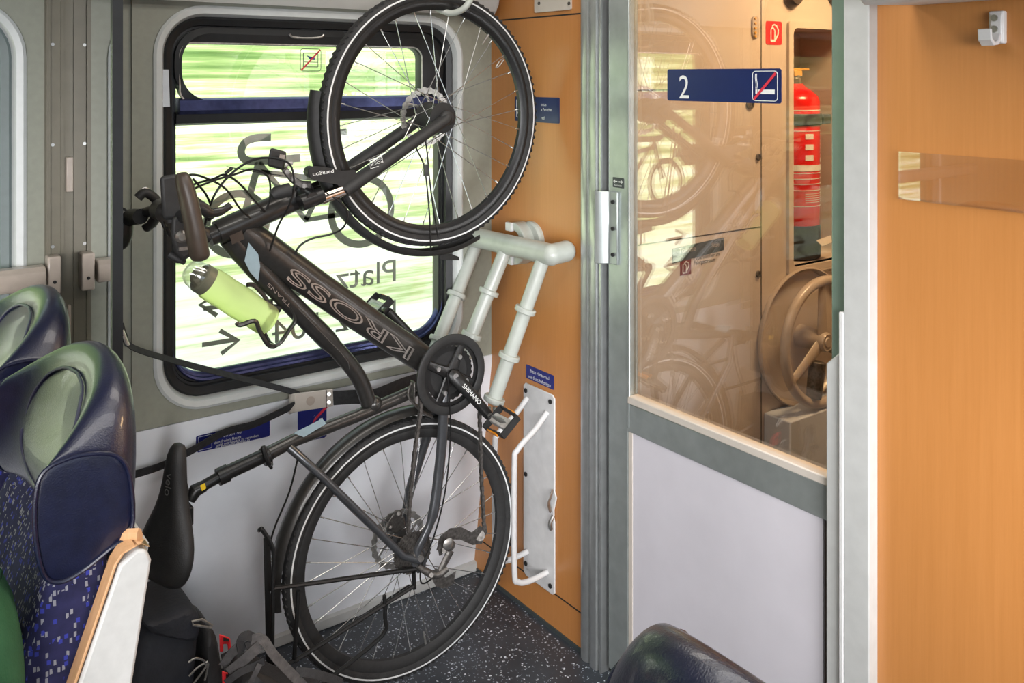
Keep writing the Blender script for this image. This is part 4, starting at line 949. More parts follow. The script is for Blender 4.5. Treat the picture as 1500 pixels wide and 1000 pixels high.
for x0_, x1_, y0_, y1_ in ((441.5,446,619,640),(448,465,614.5,638),(467.5,472,612.5,634)):
    sl = -.22; m.prism([low_pt(x, y)+V((0,-.002,0)) for x, y in ((x0_,y0_),(x1_,y0_+(x1_-x0_)*sl),(x1_,y1_+(x1_-x0_)*sl),(x0_,y1_))], (0,-.0004,0))
m.tube([low_pt(x,y)+V((0,-.002,0)) for x, y in ((452,615),(452.5,610),(461,608),(461.5,612))], .0012, 4)
obj('suitcase_pictogram', m, M['ink'], s)
m = MB(); m.strip([low_pt(449,626)+V((0,-.0026,0)), low_pt(478,595)+V((0,-.0026,0))], .008, V((0,-1,-.1)), .0005); obj('red_bar', m, M['redink'], s)
# small sticker on the upper pane
s = None
p = lambda x, y: atY(x, y, .0335)
m = MB(); q0, q1 = p(440,104), p(470,72); LP = rr(q0.x, q1.x, q0.z, q1.z, .008, 4)
m.tube([V((x, .0330, z)) for x, z in LP], .0009, 4, closed=True); s = tag(obj('litter_sticker', m, M['darkfilm']), 'small clear sticker with a red barred bottle symbol on the upper window pane', 'sticker')
m = MB(); m.tube([V((x, .0330, z)) for x, z in rr(q0.x+.009, q1.x-.009, q0.z+.012, q1.z-.012, .001, 2)], .0011, 4, closed=True); m.tube([V((q0.x+.009,.0330,(q0.z+q1.z)/2-.006)), V((q1.x-.009,.0330,(q0.z+q1.z)/2-.006))], .0010, 4); obj('window_print', m, M['darkfilm'], s)
m = MB(); m.prism([p(x, y) for x, y in ((449,81),(455,83),(461,84),(461,88),(455,88),(452,85))], (0,-.0006,0)); obj('bottle_print', m, M['bluesign'], s)
m = MB(); m.strip([p(441,103)+V((0,-.001,0)), p(469,73)+V((0,-.001,0))], .0045, V((0,-1,0)), .0005); obj('red_bar', m, M['redink'], s)
# seat reservation decal on the outside of the lower pane, read from the platform
DY = .0535
D = lambda x, y: atY(x, y, DY)
wd = tag(root('window_decal', D(440,420)), 'grey mirrored lettering with arrows and bicycle symbol on the lower window pane', 'decal')
for base_y, st in ((411,'Platz 101'),(470,'Platz 104')):
    p_ = D(583, base_y); m = MB(); m.text(st, .098, V((p_.x, DY, p_.z)), V((-1,0,0)), WZ, .0003, 0, 'LEFT', 1.12); obj('lettering', m, M['greyfilm'], wd)
def stroke(m, pts, w): m.strip([D(x, y) for x, y in pts], w, V((0,1,0)), .0004)
for ln, tip in (([(296,505),(346,497)], [(322,484),(349,498.5),(324,518)]), ([(345,446),(298,452)], [(318,432),(293,446),(318,462)])):
    m = MB(); stroke(m, ln, .0125); stroke(m, tip, .0125); obj('arrow', m, M['greyfilm'], wd)
m = MB()
for cx_, cy_, rx_ in ((347,328,47),(530,309,47)):
    c0 = D(cx_, cy_); R_ = abs(D(cx_+rx_, cy_).x - D(cx_-rx_, cy_).x)/2*.93
    m.lathe(c0, (0,1,0), [(R_-.011,0),(R_+.011,0),(R_+.011,.0004),(R_-.011,.0004)], 48, loop=True)
for pts, w in (([(397,201),(376,202),(360,208),(353,222),(360,234),(380,236),(440,231)], .022), ([(379,238),(357,318)], .020), ([(379,238),(448,322),(530,309)], .016), ([(448,322),(500,222)], .016), ([(379,252),(470,262)], .016), ([(478,196),(508,193)], .020)):
    m.strip(smooth([D(x, y) for x, y in pts], 5) if len(pts) > 4 else [D(x, y) for x, y in pts], w, V((0,1,0)), .0004)
obj('bicycle_pictogram', m, M['greyfilm'], wd)

# ------------------------------------------------------------------ fittings
rl = tag(root('grab_rail', atY(75,405,-.03)), 'beige horizontal rail with end bracket across the wall by the seats', 'rail')
xr = atY(67,400,-.045).x; m = MB(); m.loft([[V((x, yy, zz)) for yy, zz in ((-.012,1.142),(-.050,1.138),(-.058,1.150),(-.058,1.182),(-.046,1.192),(-.012,1.192))] for x in (XL+1.2, xr)]); obj('rail_profile', m, M['wheelp'], rl, bevel=.003)
m = MB(); x0_, x1_ = xr+.004, xr+.034; m.bb(x0_, x1_, -.046, -.006, 1.122, 1.212); bk = obj('end_bracket', m, M['wheelp'], rl, bevel=.004)
m = MB(); m.cyl(((x0_+x1_)/2,-.046,1.152), ((x0_+x1_)/2,-.048,1.152), .004, 10); obj('screw', m, M['dark'], bk)
for k, (px_, ya, yb, lab) in enumerate(((99,230,280,'narrow grey vertical clip on the pillar cover above the rail'),(102,446,500,'narrow grey vertical clip on the pillar cover below the rail'))):
    a, c_ = atY(px_-3, ya, -.012), atY(px_+3, yb, -.012); m = MB(); m.bb(a.x, c_.x, -.024, -.009, c_.z, a.z); t = obj('pillar_clip', m, M['wheelp'], bevel=.002); tag(t, lab, 'clip', 'clips on the pillar cover')
pl = tag(root('fixing_plate', atX(812,5,0)), 'cream metal plate with two screws at the top of the end wall', 'plate')
a, c_ = atX(785,-30,0), atX(838,14,0); m = MB(); m.prism([V((0, yy, zz)) for yy, zz in rr(c_.y, a.y, c_.z, a.z, .006, 4)], (-.006,0,0)); obj('plate_body', m, M['cream'], pl)
for px_ in (790,834): q = atX(px_, 5, -.006); m = MB(); m.cyl(q, q+V((-.003,0,0)), .005, 12); obj('screw', m, M['dsteel'], pl)
m = MB(); q = atX(1337,0,0); m.loft([[V((x, yy, z_)) for x, z_ in ((0,1.775),(-.17,1.768),(-.19,1.782),(-.19,1.81),(0,1.815))] for yy in (q.y, -2.6)]); tag(obj('wall_shelf', m, M['white'], bevel=.006), 'white shelf edge at the top of the right beech wall', 'shelf')
# coat hook
k = tag(root('coat_hook', atX(1465,60,0)), 'small white double screw coat hook on the right beech wall', 'hook')
a, c_ = atX(1453,17,0), atX(1475,64,0); m = MB(); m.prism([V((.001, yy, zz)) for yy, zz in rr(c_.y, a.y, c_.z, a.z, .003, 3)], (-.013,0,0)); m.loft([[V((-.012, a.y, a.z)), V((-.012, c_.y, a.z)), V((-.012, c_.y, c_.z)), V((-.012, a.y, c_.z))], [V((-.017, a.y-.006, a.z-.01)), V((-.017, c_.y+.002, a.z-.01)), V((-.017, c_.y+.002, c_.z+.004)), V((-.017, a.y-.006, c_.z+.004))]]); obj('hook_plate', m, M['white'], k, bevel=.002)
m = MB(); ym = (a.y+c_.y)/2; zb_ = c_.z; m.loft([[V((x, yy, z_)) for x, z_ in ((-.012,zb_+.016),(-.022,zb_-.002),(-.040,zb_-.004),(-.052,zb_+.006),(-.054,zb_+.026),(-.049,zb_+.026),(-.047,zb_+.010),(-.038,zb_+.003),(-.026,zb_+.006),(-.018,zb_+.020))] for yy in (a.y, c_.y+.002)]); obj('hook_tongue', m, M['white'], k, bevel=.002)
for zz in (a.z-.013, a.z-.033): m = MB(); m.cyl((-.0165,ym,zz), (-.020,ym,zz), .0062, 14); obj('screw', m, M['steel'], k)
# acrylic card holder
k = tag(root('card_holder', atX(1410,270,0)), 'clear acrylic card holder on the right beech wall', 'card holder')
a, c_ = V((0,-1.413,1.4885)), V((0,-1.80,1.3945)); m = MB(); m.bb(-.014, -.010, c_.y, a.y, c_.z, a.z); obj('front_sheet', m, M['acryl'], k)
m = MB(); m.bb(-.0105, .001, c_.y, a.y, c_.z, c_.z+.004); m.bb(-.0105, .001, a.y-.004, a.y, c_.z, a.z); obj('holder_rim', m, M['acryl'], k)

# ------------------------------------------------------------------ vestibule things
VN = V((0,-1,0))
W_ = lambda x, y, d_=0.0: atY(x, y, YV-d_)
m = MB(); a, c_ = W_(1121.5,30.5), W_(1145,66); m.prism([V((x, YV, z)) for x, z in rr(a.x, c_.x, c_.z, a.z, .008, 4)], (0,-.0012,0)); s = tag(obj('extinguisher_sign', m, M['redsign']), 'red sign with white fire extinguisher symbol beside the niche', 'sign')
m = MB(); f_ = lambda x, y: V((a.x+(c_.x-a.x)*x, YV-.0016, c_.z+(a.z-c_.z)*y))
for pts in ([(.30,.14),(.30,.62),(.36,.70),(.46,.70),(.54,.60),(.54,.14),(.30,.14)], [(.38,.72),(.40,.82),(.52,.86),(.66,.80),(.76,.64),(.74,.44),(.64,.30),(.58,.20)], [(.30,.18),(.58,.18)]): m.tube([f_(*p) for p in pts], .0028, 5, flat=.4)
obj('extinguisher_pictogram', m, M['ink'], s)
m = MB(); a2, c2 = W_(988,349.5), W_(1060,384); cc = W_(1060,366); m.prism([W_(x, y) for x, y in ((985,364),(1060,347.5),(1060,366),(985,386))], (0,-.001,0)); s = tag(obj('direction_sticker', m, M['darkfilm']), 'grey direction sticker with arrow on the vestibule wall', 'sticker')
m = MB(); m.text('Toilette', .022, W_(994,371,.0012), WX, WZ, .0004); obj('lettering', m, M['wheelp'], s); m = MB(); m.text('Sitze', .018, W_(1042,362,.0012), WX, WZ, .0004); obj('lettering', m, M['wheelp'], s)
m = MB(); m.prism([W_(x, y) for x, y in ((996,383),(1012,379),(1012,401),(996,404))], (0,-.001,0)); s = tag(obj('hose_sticker', m, mat('dark red film', (.16,.012,.012), .5)), 'small dark red extinguisher sticker under the grey direction sticker', 'sticker')
m = MB()
for pts in ([(1000.5,400),(1000.5,388),(1003.5,386),(1005.5,390),(1005.5,399),(1000.5,400)], [(1002.5,386),(1005,383),(1009,385),(1008.5,391),(1006,397)]): m.tube([W_(x,y,.0014) for x, y in pts], .0022, 4, flat=.4)
obj('extinguisher_pictogram', m, M['cream'], s)
for st_x, yy_ in (('Feuerlöscher im',381),('Fahrgastraum',388)): m = MB(); m.text(st_x, .017, W_(1016,yy_,.0004), WX, WZ, .0004); obj('lettering', m, M['dark'], s)
# oval hinge plate, locks, top fittings
hp_ = tag(root('wall_fitting', W_(1106,40)), 'oval bronze fitting plate beside the red extinguisher sign', 'fitting')
a, c_ = W_(1100.5,22.5), W_(1110.5,56.5); m = MB(); m.prism([V((x, YV, z)) for x, z in rr(a.x, c_.x, c_.z, a.z, (c_.x-a.x)/2-.0002, 6)], (0,-.006,0)); obj('oval_plate', m, M['wheelp'], hp_, bevel=.002)
for yy in (27,34,41,48,53): q = W_(1106,yy,.006); m = MB(); m.cyl(q, q+VN*.004, .004, 8); obj('screw', m, M['brass'], hp_)
for x, y, r_, lab in ((1110,230,.010,'round lock on the vestibule wall level with the extinguisher label'),(1110,401,.010,'dark round lock on the vestibule wall beside the bottom of the niche'),(1098,152,.016,'round lock partly behind the class sign')):
    q = W_(x, y); m = MB(); m.lathe(q, VN, [(.0001,.004),(r_*.6,.004),(r_*.65,.0065),(r_,.006),(r_,-.002)], 20); tag(obj('panel_lock', m, M['dsteel']), lab, 'lock', 'locks on the vestibule wall')
for x, y, lab in ((1158,-6,'left one of two dark round fittings at the top of the vestibule wall'),(1222,-8,'right one of two dark round fittings at the top of the vestibule wall')):
    q = W_(x, y); m = MB(); m.lathe(q, VN, [(.0001,.030),(.028,.028),(.036,.016),(.040,.0),(.040,-.002)], 24); tag(obj('round_fitting', m, M['brown']), lab, 'fitting', 'fittings at the top of the vestibule wall')
# fire extinguisher in the niche
ec = atY(1162,240,-.50); ex_, ey_ = ec.x+.010, -.50
zt, zb_ = 1.600, 1.135
fe = tag(root('fire_extinguisher', (ex_, ey_, 1.03)), 'red fire extinguisher with printed label standing in the vestibule niche', 'fire extinguisher')
o = (ex_, ey_, 0); R_ = .080
m = MB(); m.lathe(o, WZ, [(.0001,zb_),(R_-.004,zb_),(R_,zb_+.01),(R_,zt-.045),(R_-.006,zt-.03),(R_-.025,zt-.012),(.034,zt+.002),(.026,zt+.012),(.0001,zt+.012)], 40); cyl = obj('cylinder_body', m, M['red'], fe, ang=60)
m = MB(); m.lathe(o, WZ, [(.0001,1.036),(R_+.001,1.036),(R_+.002,1.05),(R_+.001,zb_+.01),(R_-.01,zb_+.012)], 32); obj('foot_ring', m, M['matte'], fe)
m = MB(); m.lathe(o, WZ, [(.020,zt+.010),(.020,zt+.030),(.016,zt+.032),(.016,zt+.04)], 20); obj('neck', m, M['steel'], fe)
m = MB(); m.bb(ex_-.02, ex_+.022, ey_-.014, ey_+.014, zt+.036, zt+.056); m.loft([[V((x, ey_+s_*.010, z_)) for s_, z_ in ((-1,zt+.056),(1,zt+.056),(1,zt+.064),(-1,zt+.064))] for x in (ex_-.03, ex_+.066)]); obj('valve_lever', m, M['brass'], fe, bevel=.003)
m = MB(); m.lathe(o, WZ, [(R_,1.475),(R_+.006,1.476),(R_+.006,1.512),(R_,1.513)], 40); m.bb(ex_+.052, ex_+.094, ey_-.075, ey_-.03, 1.478, 1.510); obj('holding_band', m, M['darkfilm'], fe, bevel=.003)
m = MB(); r1 = R_+.0008
def ringprint(z0_, z1_, a0, a1): m.lathe(o, WZ, [(r1,z0_),(r1,z1_),(r1+.0003,z1_),(r1+.0003,z0_)], 24, loop=True, arc=(a0,a1), u=V((1,0,0)))
A0, A1 = math.radians(-150), math.radians(-4)
for z in (1.525,1.457,1.21,1.262,1.283,1.318,1.300): ringprint(z-.0011, z+.0011, A0, A1)
ringprint(1.325, 1.345, A0, A1)
for z in (1.36,1.395,1.43): ringprint(z, z+.018, math.radians(-120), math.radians(-98))
for k_ in range(7): ringprint(1.372+k_*.012, 1.376+k_*.012, math.radians(-60), math.radians(-22))
ringprint(1.352, 1.366, math.radians(-66), math.radians(-44))
for k_ in range(5): ringprint(1.222+k_*.007, 1.2235+k_*.007, math.radians(-120), math.radians(-40))
obj('label_print', m, M['ink'], cyl)
m = MB(); m.prism([(ex_-.01,ey_-.09,1.098),(ex_+.075,ey_-.085,1.105),(ex_+.06,ey_-.10,1.086),(ex_-.0,ey_-.105,1.080)], (0,-.001,.002)); obj('seal_tag', m, M['cream'], fe)
# brake hand wheel
hw = tag(root('brake_hand_wheel', W_(1207,500)), 'taupe brake hand wheel on the vestibule wall under the niche', 'hand wheel')
wc = W_(1206,500,.085); Rw = .190
m = MB(); m.lathe(wc, VN, [(Rw+.0155*math.cos(2*PI*i/14), .0155*math.sin(2*PI*i/14)) for i in range(14)], 64, loop=True); obj('wheel_rim', m, M['wheelp'], hw, ang=60)
m = MB(); bc = V((wc.x-.0, YV, wc.z)); m.lathe(bc, VN, [(Rw+.020,-.002),(Rw+.028,.008),(Rw+.029,.018),(Rw+.025,.020),(Rw+.017,.010),(Rw+.014,-.002)], 64, loop=True); obj('wall_ring', m, M['wheelp'], hw, ang=60)
m = MB()
for dg_ in (92, 212, 332):
    a = math.radians(dg_); d_ = V((math.cos(a),0,math.sin(a))); m.tube([wc+d_*.015-VN*.004, wc+d_*.10-VN*.002, wc+d_*Rw], [.022,.018,.016], 10, flat=.5, ref=d_.cross(VN))
obj('wheel_spoke', m, M['wheelp'], hw, ang=60)
m = MB(); m.lathe(wc, VN, [(.0001,.020),(.014,.020),(.016,.016),(.026,.018),(.030,.012),(.032,-.02),(.036,-.085)], 28); obj('hub', m, M['wheelp'], hw)
m = MB(); q = wc+V((-.035,-.004,-.055)); m.tube([q, q+V((-.02,0,-.11))], [.026,.024], 16); obj('folding_crank', m, M['dsteel'], hw, bevel=.003)
m = MB(); a, c_ = W_(1158,614,.10), W_(1240,700,.10); m.bb(a.x, a.x+.40, YV-.10, YV-.001, .02, .60); tag(obj('wall_cabinet', m, M['bluew'], bevel=.004), 'low pale blue grey cabinet under the brake hand wheel', 'cabinet')

# ------------------------------------------------------------------ water bottle
wb = tag(root('water_bottle', B(340,434,.004)), 'translucent lime green drinking bottle in the bicycle bottle cage', 'bottle')
p0, p1 = B(283,399,.004), B(395,471,.004); ax_ = (p1-p0); L_ = ax_.length; ax_.normalize()
m = MB(); m.lathe(p0, ax_, [(.0335,.040),(.0375,.048),(.0385,.085),(.0365,.092),(.0375,.098),(.0385,.13),(.0375,.165),(.0360,.180),(.0375,.195),(.0375,L_-.012),(.034,L_-.002),(.026,L_),(.024,L_-.004),(.0001,L_-.004)], 32); obj('bottle_body', m, M['bottle'], wb, ang=50)
m = MB(); m.lathe(p0, ax_, [(.0001,.0),(.012,.002),(.020,.008),(.022,.016),(.031,.018),(.0345,.022),(.0345,.042),(.0001,.042)], 32); obj('screw_cap', m, M['cap'], wb)
m = MB(); m.lathe(p0, ax_, [(.0001,-.018),(.022,-.014),(.030,.0),(.033,.017),(.0325,.017),(.029,.001),(.021,-.012),(.0001,-.016)], 24); obj('clear_dome', m, M['acryl'], wb)

# ------------------------------------------------------------------ seats
def seat(dx, Yc, label, kind_group='navy leather and fabric seats', hw_=.21, flip=False, oval=True):
    s = tag(root('train_seat', (dx-1.55, Yc, 0)), label, 'seat', kind_group)
    T = (lambda x, dy, z: V((-2.81-x+dx, Yc+dy, z))) if flip else (lambda x, dy, z: V((x+dx, Yc+dy, z)))
    wing = [(-1.480,1.150),(-1.445,1.154),(-1.400,1.142),(-1.381,1.105),(-1.379,1.03),(-1.408,1.012),(-1.445,.992),(-1.474,.986),(-1.494,1.005),(-1.504,1.07),(-1.500,1.13)]
    cent = [(-1.402,1.214),(-1.380,1.232),(-1.355,1.222),(-1.345,1.18),(-1.360,1.04),(-1.385,1.0),(-1.420,.985),(-1.450,.985),(-1.462,1.01),(-1.442,1.08),(-1.415,1.16)]
    secs = []
    for dy, t in ((-1,1.0),(-.985,1.0),(-.93,.86),(-.80,.55),(-.60,.24),(-.3,.05),(0,0),(.3,.05),(.60,.24),(.80,.55),(.93,.86),(.985,1.0),(1,1.0)):
        sh = .006 if abs(dy) == 1 else 0
        sec = []
        for (xw, zw), (xc, zc) in zip(wing, cent):
            x = xc+(xw-xc)*t; z = zc+(zw-zc)*t
            if sh: x += (-1.44-x)*.07; z += (1.07-z)*.07
            sec.append(T(x, dy*hw_, z))
        secs.append(sec)
    m = MB(); m.loft(secs); hr = obj('headrest', m, M['leather'], s, sub=2, ang=80)
    for s_ in (-1, 1):
        m = MB(); pts = [T(x+(-1.44-x)*.075, s_*(hw_-.001), z+(1.07-z)*.075) for x, z in wing]; pts = smooth(pts+pts[:2], 4)[:-4]; m.tube(pts, .0030, 8, closed=True); obj('side_piping', m, M['leather'], hr)
    m = MB(); ov = []
    for i in range(41):
        a = 2*PI*i/40; ca_, sa_ = math.cos(a), math.sin(a); dy = hw_*.70*math.copysign(abs(ca_)**.6, ca_); z = 1.105+.088*math.copysign(abs(sa_)**.6, sa_); t = abs(dy)/hw_
        t = t/.3*.05 if t < .3 else (t-.3)/.3*.19+.05 if t < .6 else .24+(t-.6)/.2*.31
        xw = -1.502; xc = -1.455+(z-1.02)/.19*.050; fx = xc+(xw-xc)*t - .001; ov.append(T(fx, dy, z-(.06*t if z > 1.1 else 0)))
    m.tube(ov, .0026, 6)
    if oval: obj('face_piping', m, M['pipe'], hr)
    # backrest and cushion
    m = MB(); secs = []
    fr_ = lambda z: -1.462-(1.02-z)*.36; bk_ = lambda z: -1.395-(1.02-z)*.26
    for dy_ in (-.205,-.19,-.10,0,.10,.19,.205):
        e = .018 if abs(dy_) > .2 else 0; b_ = -.018*(abs(dy_) > .15); dy = dy_*hw_/.205
        secs.append([T(fr_(z)+b_+e, dy, z) for z in (.44,.58,.72,.86,.96,1.03-e)] + [T(bk_(z)-e, dy, z) for z in (1.03-e,.96,.72,.44)])
    m.loft(secs); obj('backrest', m, M['fabric'], s, sub=1, ang=70)
    m = MB(); secs = []
    for dy_ in (-.215,-.20,0,.20,.215):
        e = .014 if abs(dy_) > .21 else 0; dy = dy_*hw_/.205
        secs.append([T(x, dy, z) for x, z in ((-1.62,.36+e),(-2.07,.36+e),(-2.10+e,.40),(-2.09+e,.455-e),(-2.0,.475-e),(-1.66,.455-e))])
    m.loft(secs); obj('seat_cushion', m, M['fabric'], s, sub=1, ang=70)
    for s_ in (-1, 1):
        e0 = s_*(hw_+.004); e1 = s_*(hw_+.030)
        pol = [(-1.384,1.020),(-1.372,1.016),(-1.366,1.000),(-1.392,.835),(-1.455,.45),(-1.62,.45),(-1.458,.862),(-1.406,1.006)]
        m = MB(); m.prism([T(x, min(e0,e1)+.0, z) for x, z in pol], (0, .026, 0)); sh_ = obj('side_shell', m, M['shell'], s, bevel=.004)
        m = MB(); path = [T(x, (e0+e1)/2, z) for x, z in ((-1.624,.45),(-1.461,.862),(-1.409,1.008),(-1.400,1.020),(-1.384,1.025),(-1.368,1.019))]
        m.strip(path, .0275, V((-.9,0,.3)), .004); obj('wood_edging', m, M['wood2'], sh_, bevel=.001)
        m = MB(); m.tube([T(-1.402,s_*(hw_-.015),1.022), T(-1.376,s_*(hw_+.010),1.026)], .012, 8, flat=.6); obj('edge_cap', m, M['wood2'], sh_)
    m = MB(); m.prism([T(x, -hw_, z) for x, z in ((-1.366,1.010),(-1.362,1.010),(-1.450,.40),(-1.456,.40))], (0, 2*hw_, 0)); obj('back_shell', m, M['shell'], s)
    m = MB(); m.bb(T(-1.98,0,0).x, T(-1.60,0,0).x, Yc-.05, Yc+.05, 0, .37); m.bb(T(-2.02,0,0).x, T(-1.52,0,0).x, Yc-hw_*.9, Yc+hw_*.9, .33, .37); obj('seat_base', m, M['darkfilm'], s, bevel=.006)
    return s
seat(0.0, -.935, 'navy seat nearer the aisle, in front of the person in green', hw_=.205)
seat(.005, -.455, 'navy seat beside the left window, behind the other seat', hw_=.205)
seat(.235, -2.00, 'navy seat headrest at the bottom edge in front of the white door panel', hw_=.15, flip=True, oval=False)

# ------------------------------------------------------------------ person
pr = tag(root('person', (-1.66,-.93,.45)), 'seated person in a green top with dark hair at the left edge', 'person')
def skin(name, nodes, edges, m_, parent, sub=2):
    me = bpy.data.meshes.new(name); c = V(nodes[0][0]); me.from_pydata([V(p)-c for p, r_ in nodes], edges, []); o = bpy.data.objects.new(name, me); COL.objects.link(o)
    k = o.modifiers.new('skin', 'SKIN'); k.use_smooth_shade = True; sk = me.skin_vertices[0].data
    for i, (p, r_) in enumerate(nodes): sk[i].radius = r_ if isinstance(r_, tuple) else (r_, r_); sk[i].use_root = (i == 0)
    b_ = o.modifiers.new('soft', 'SUBSURF'); b_.levels = sub; b_.render_levels = sub
    me.materials.append(m_); WORLD[o.name] = c; o.parent = parent; o.location = c-WORLD[parent.name]; return o
PY = -1.095
nodes = [((-1.690,PY,.56),(.11,.15)), ((-1.655,PY,.72),(.10,.13)), ((-1.625,PY,.90),(.11,.155)), ((-1.615,PY,1.00),(.07,.10)), ((-1.630,PY,1.055),.052), ((-1.655,PY-.03,1.10),(.075,.066)), ((-1.665,PY-.045,1.18),(.092,.076)), ((-1.660,PY-.045,1.23),(.070,.060))]
edges = [(0,1),(1,2),(2,3),(3,4),(4,5),(5,6),(6,7)]
for s_ in (-1,1):
    n0 = len(nodes); yy = PY
    nodes += [((-1.620,yy+s_*.152,.975),.058), ((-1.645,yy+s_*.185,.84),.047), ((-1.690,yy+s_*.185,.70),.040), ((-1.830,yy+s_*.15,.66),.034), ((-1.930,yy+s_*.11,.645),(.024,.030)), ((-1.985,yy+s_*.10,.645),(.016,.040))]
    edges += [(2,n0),(n0,n0+1),(n0+1,n0+2),(n0+2,n0+3),(n0+3,n0+4),(n0+4,n0+5)]
    for f_, (dy, ln) in enumerate(((-.032,.062),(-.011,.074),(.011,.070),(.031,.056))):
        k0 = len(nodes); nodes += [((-2.025,yy+s_*.10+dy,.645),.0095), ((-1.995-ln*.6,yy+s_*.10+dy,.632),.0085), ((-1.995-ln,yy+s_*.10+dy,.612),.0075)]; edges += [(n0+5,k0),(k0,k0+1),(k0+1,k0+2)]
    k0 = len(nodes); nodes += [((-1.965,yy+s_*.10-s_*.045,.640),.011), ((-1.995,yy+s_*.10-s_*.062,.630),.009)]; edges += [(n0+4,k0),(k0,k0+1)]
    n0 = len(nodes)
    nodes += [((-1.750,yy+s_*.09,.55),.088), ((-2.130,yy+s_*.10,.545),.062), ((-2.160,yy+s_*.10,.30),.050), ((-2.150,yy+s_*.10,.08),.036), ((-2.250,yy+s_*.10,.045),(.040,.028))]
    edges += [(0,n0),(n0,n0+1),(n0+1,n0+2),(n0+2,n0+3),(n0+3,n0+4)]
body = skin('body', nodes, edges, M['skin'], pr)
m = MB(); hc = V((-1.66,PY-.045,1.185))
for s_ in (-1,1):
    e_ = hc+V((.010,s_*.081,-.022)); m.tube([e_+V((.012*math.cos(t), s_*.006, .030*math.sin(t))) for t in [2*PI*i/12 for i in range(12)]], .006, 8, closed=True); m.ell(e_, (.010,.006,.024))
m.loft([[hc+V(t) for t in ((-.085,-.006,.01),(-.085,.006,.01),(-.08,0,.012))], [hc+V(t) for t in ((-.118,-.014,-.036),(-.118,.014,-.036),(-.122,0,-.028))], [hc+V(t) for t in ((-.086,-.018,-.046),(-.086,.018,-.046),(-.088,0,-.04))]]); m.tube([hc+V((-.094,-.024,-.066)), hc+V((-.104,0,-.064)), hc+V((-.094,.024,-.066))], .006, 8)
obj('face_feature', m, M['skin'], body)
m = MB(); m.ell(hc+V((.020,0,.036)), (.098,.090,.088)); m.ell(hc+V((.055,0,-.02)), (.066,.080,.075)); obj('hair', m, M['hair'], pr)
sn = [((-1.685,PY,.58),(.125,.165)), ((-1.655,PY,.72),(.112,.145)), ((-1.625,PY,.90),(.122,.165)), ((-1.620,PY,.985),(.085,.12)), ((-1.625,PY,1.035),.060)]; se = [(0,1),(1,2),(2,3),(3,4)]
for s_ in (-1,1):
    n0 = len(sn); sn += [((-1.620,PY+s_*.156,.975),.072), ((-1.645,PY+s_*.188,.84),.058), ((-1.690,PY+s_*.187,.70),.050), ((-1.830,PY+s_*.152,.66),.043), ((-1.900,PY+s_*.125,.65),.038)]; se += [(2,n0),(n0,n0+1),(n0+1,n0+2),(n0+2,n0+3),(n0+3,n0+4)]
skin('green_top', sn, se, M['shirt'], pr)
tn = [((-1.695,PY,.555),(.125,.165))]; te = []
for s_ in (-1,1):
    n0 = len(tn); tn += [((-1.770,PY+s_*.092,.555),.096), ((-2.135,PY+s_*.10,.548),.072), ((-2.165,PY+s_*.10,.30),.062), ((-2.155,PY+s_*.10,.12),.055)]; te += [(0,n0),(n0,n0+1),(n0+1,n0+2),(n0+2,n0+3)]
skin('trousers', tn, te, M['trouser'], pr)

# ------------------------------------------------------------------ bags under the bicycle
def Yp(x, y, yy): return atY(x, y, yy)
bp = tag(root('backpack', Yp(240,1000,-.2)*1), 'dark navy flap bag standing under the saddle by the seat end', 'bag')
WORLD['backpack'].z = 0; bp.location.z = 0
secs = []
for yy, k_ in ((-.30,.90),(-.285,1.0),(-.22,1.03),(-.14,1.0),(-.10,.92)):
    pts = [(180,1200),(180,1060),(186,985),(196,940),(207,918),(232,905),(258,896),(280,893),(287,905),(284,935),(279,985),(278,1060),(280,1200)]
    q = [Yp(x, y, -.26) for x, y in pts]; cx_ = sum(p.x for p in q)/len(q)
    secs.append([V((cx_+(p.x-cx_)*k_, yy, max(.004, p.z*(1 if k_ > .95 else .985)))) for p in q])
m = MB(); m.loft(secs); obj('bag_body', m, M['bag'], bp, sub=1, ang=80)
m = MB(); fl_ = [(205,905),(220,904),(245,896),(268,886),(280,885),(288,892),(289,905),(286,933),(272,931),(255,929),(236,924),(214,921)]
secs = []
for yy, k_ in ((-.312,.97),(-.305,1.0),(-.20,1.02),(-.09,.99)):
    q = [Yp(x, y, -.28) for x, y in fl_]; cx_ = sum(p.x for p in q)/len(q); cz_ = sum(p.z for p in q)/len(q); secs.append([V((cx_+(p.x-cx_)*k_, yy, cz_+(p.z-cz_)*k_)) for p in q])
m.loft(secs); obj('bag_flap', m, M['bag'], bp, sub=1, ang=80)
mp_ = tag(root('mesh_bag', Yp(300,1000,-.24)), 'black bag with white edged mesh pocket and red pulls beside the navy bag', 'bag'); WORLD['mesh_bag'].z = 0; mp_.location.z = 0
secs = []
for yy, k_ in ((-.30,.88),(-.28,1.0),(-.20,1.04),(-.12,.9)):
    pts = [(294,1200),(293,1010),(292,960),(292,918),(301,909),(311,916),(316,945),(322,985),(326,1060),(330,1200)]
    q = [Yp(x, y, -.26) for x, y in pts]; cx_ = sum(p.x for p in q)/len(q); secs.append([V((cx_+(p.x-cx_)*k_, yy, max(.004, p.z))) for p in q])
m = MB(); m.loft(secs); obj('bag_body', m, M['bag2'], mp_, sub=1, ang=80)
m = MB(); m.tube([Yp(x, y, -.315) for x, y in ((281,910),(296,907),(311,916),(310,919),(283,915))], .0028, 6, closed=True); obj('pocket_rim', m, M['steel'], mp_); m = MB()
for pts in ([(276,970),(286,964),(298,967),(303,976)], [(277,990),(290,977),(304,969)], [(284,1000),(298,982),(305,970)], [(300,996),(303,984),(305,972)]): m.tube(smooth([Yp(x, y, -.318) for x, y in pts], 4), .0024, 6)
obj('white_edging', m, M['steel'], mp_)
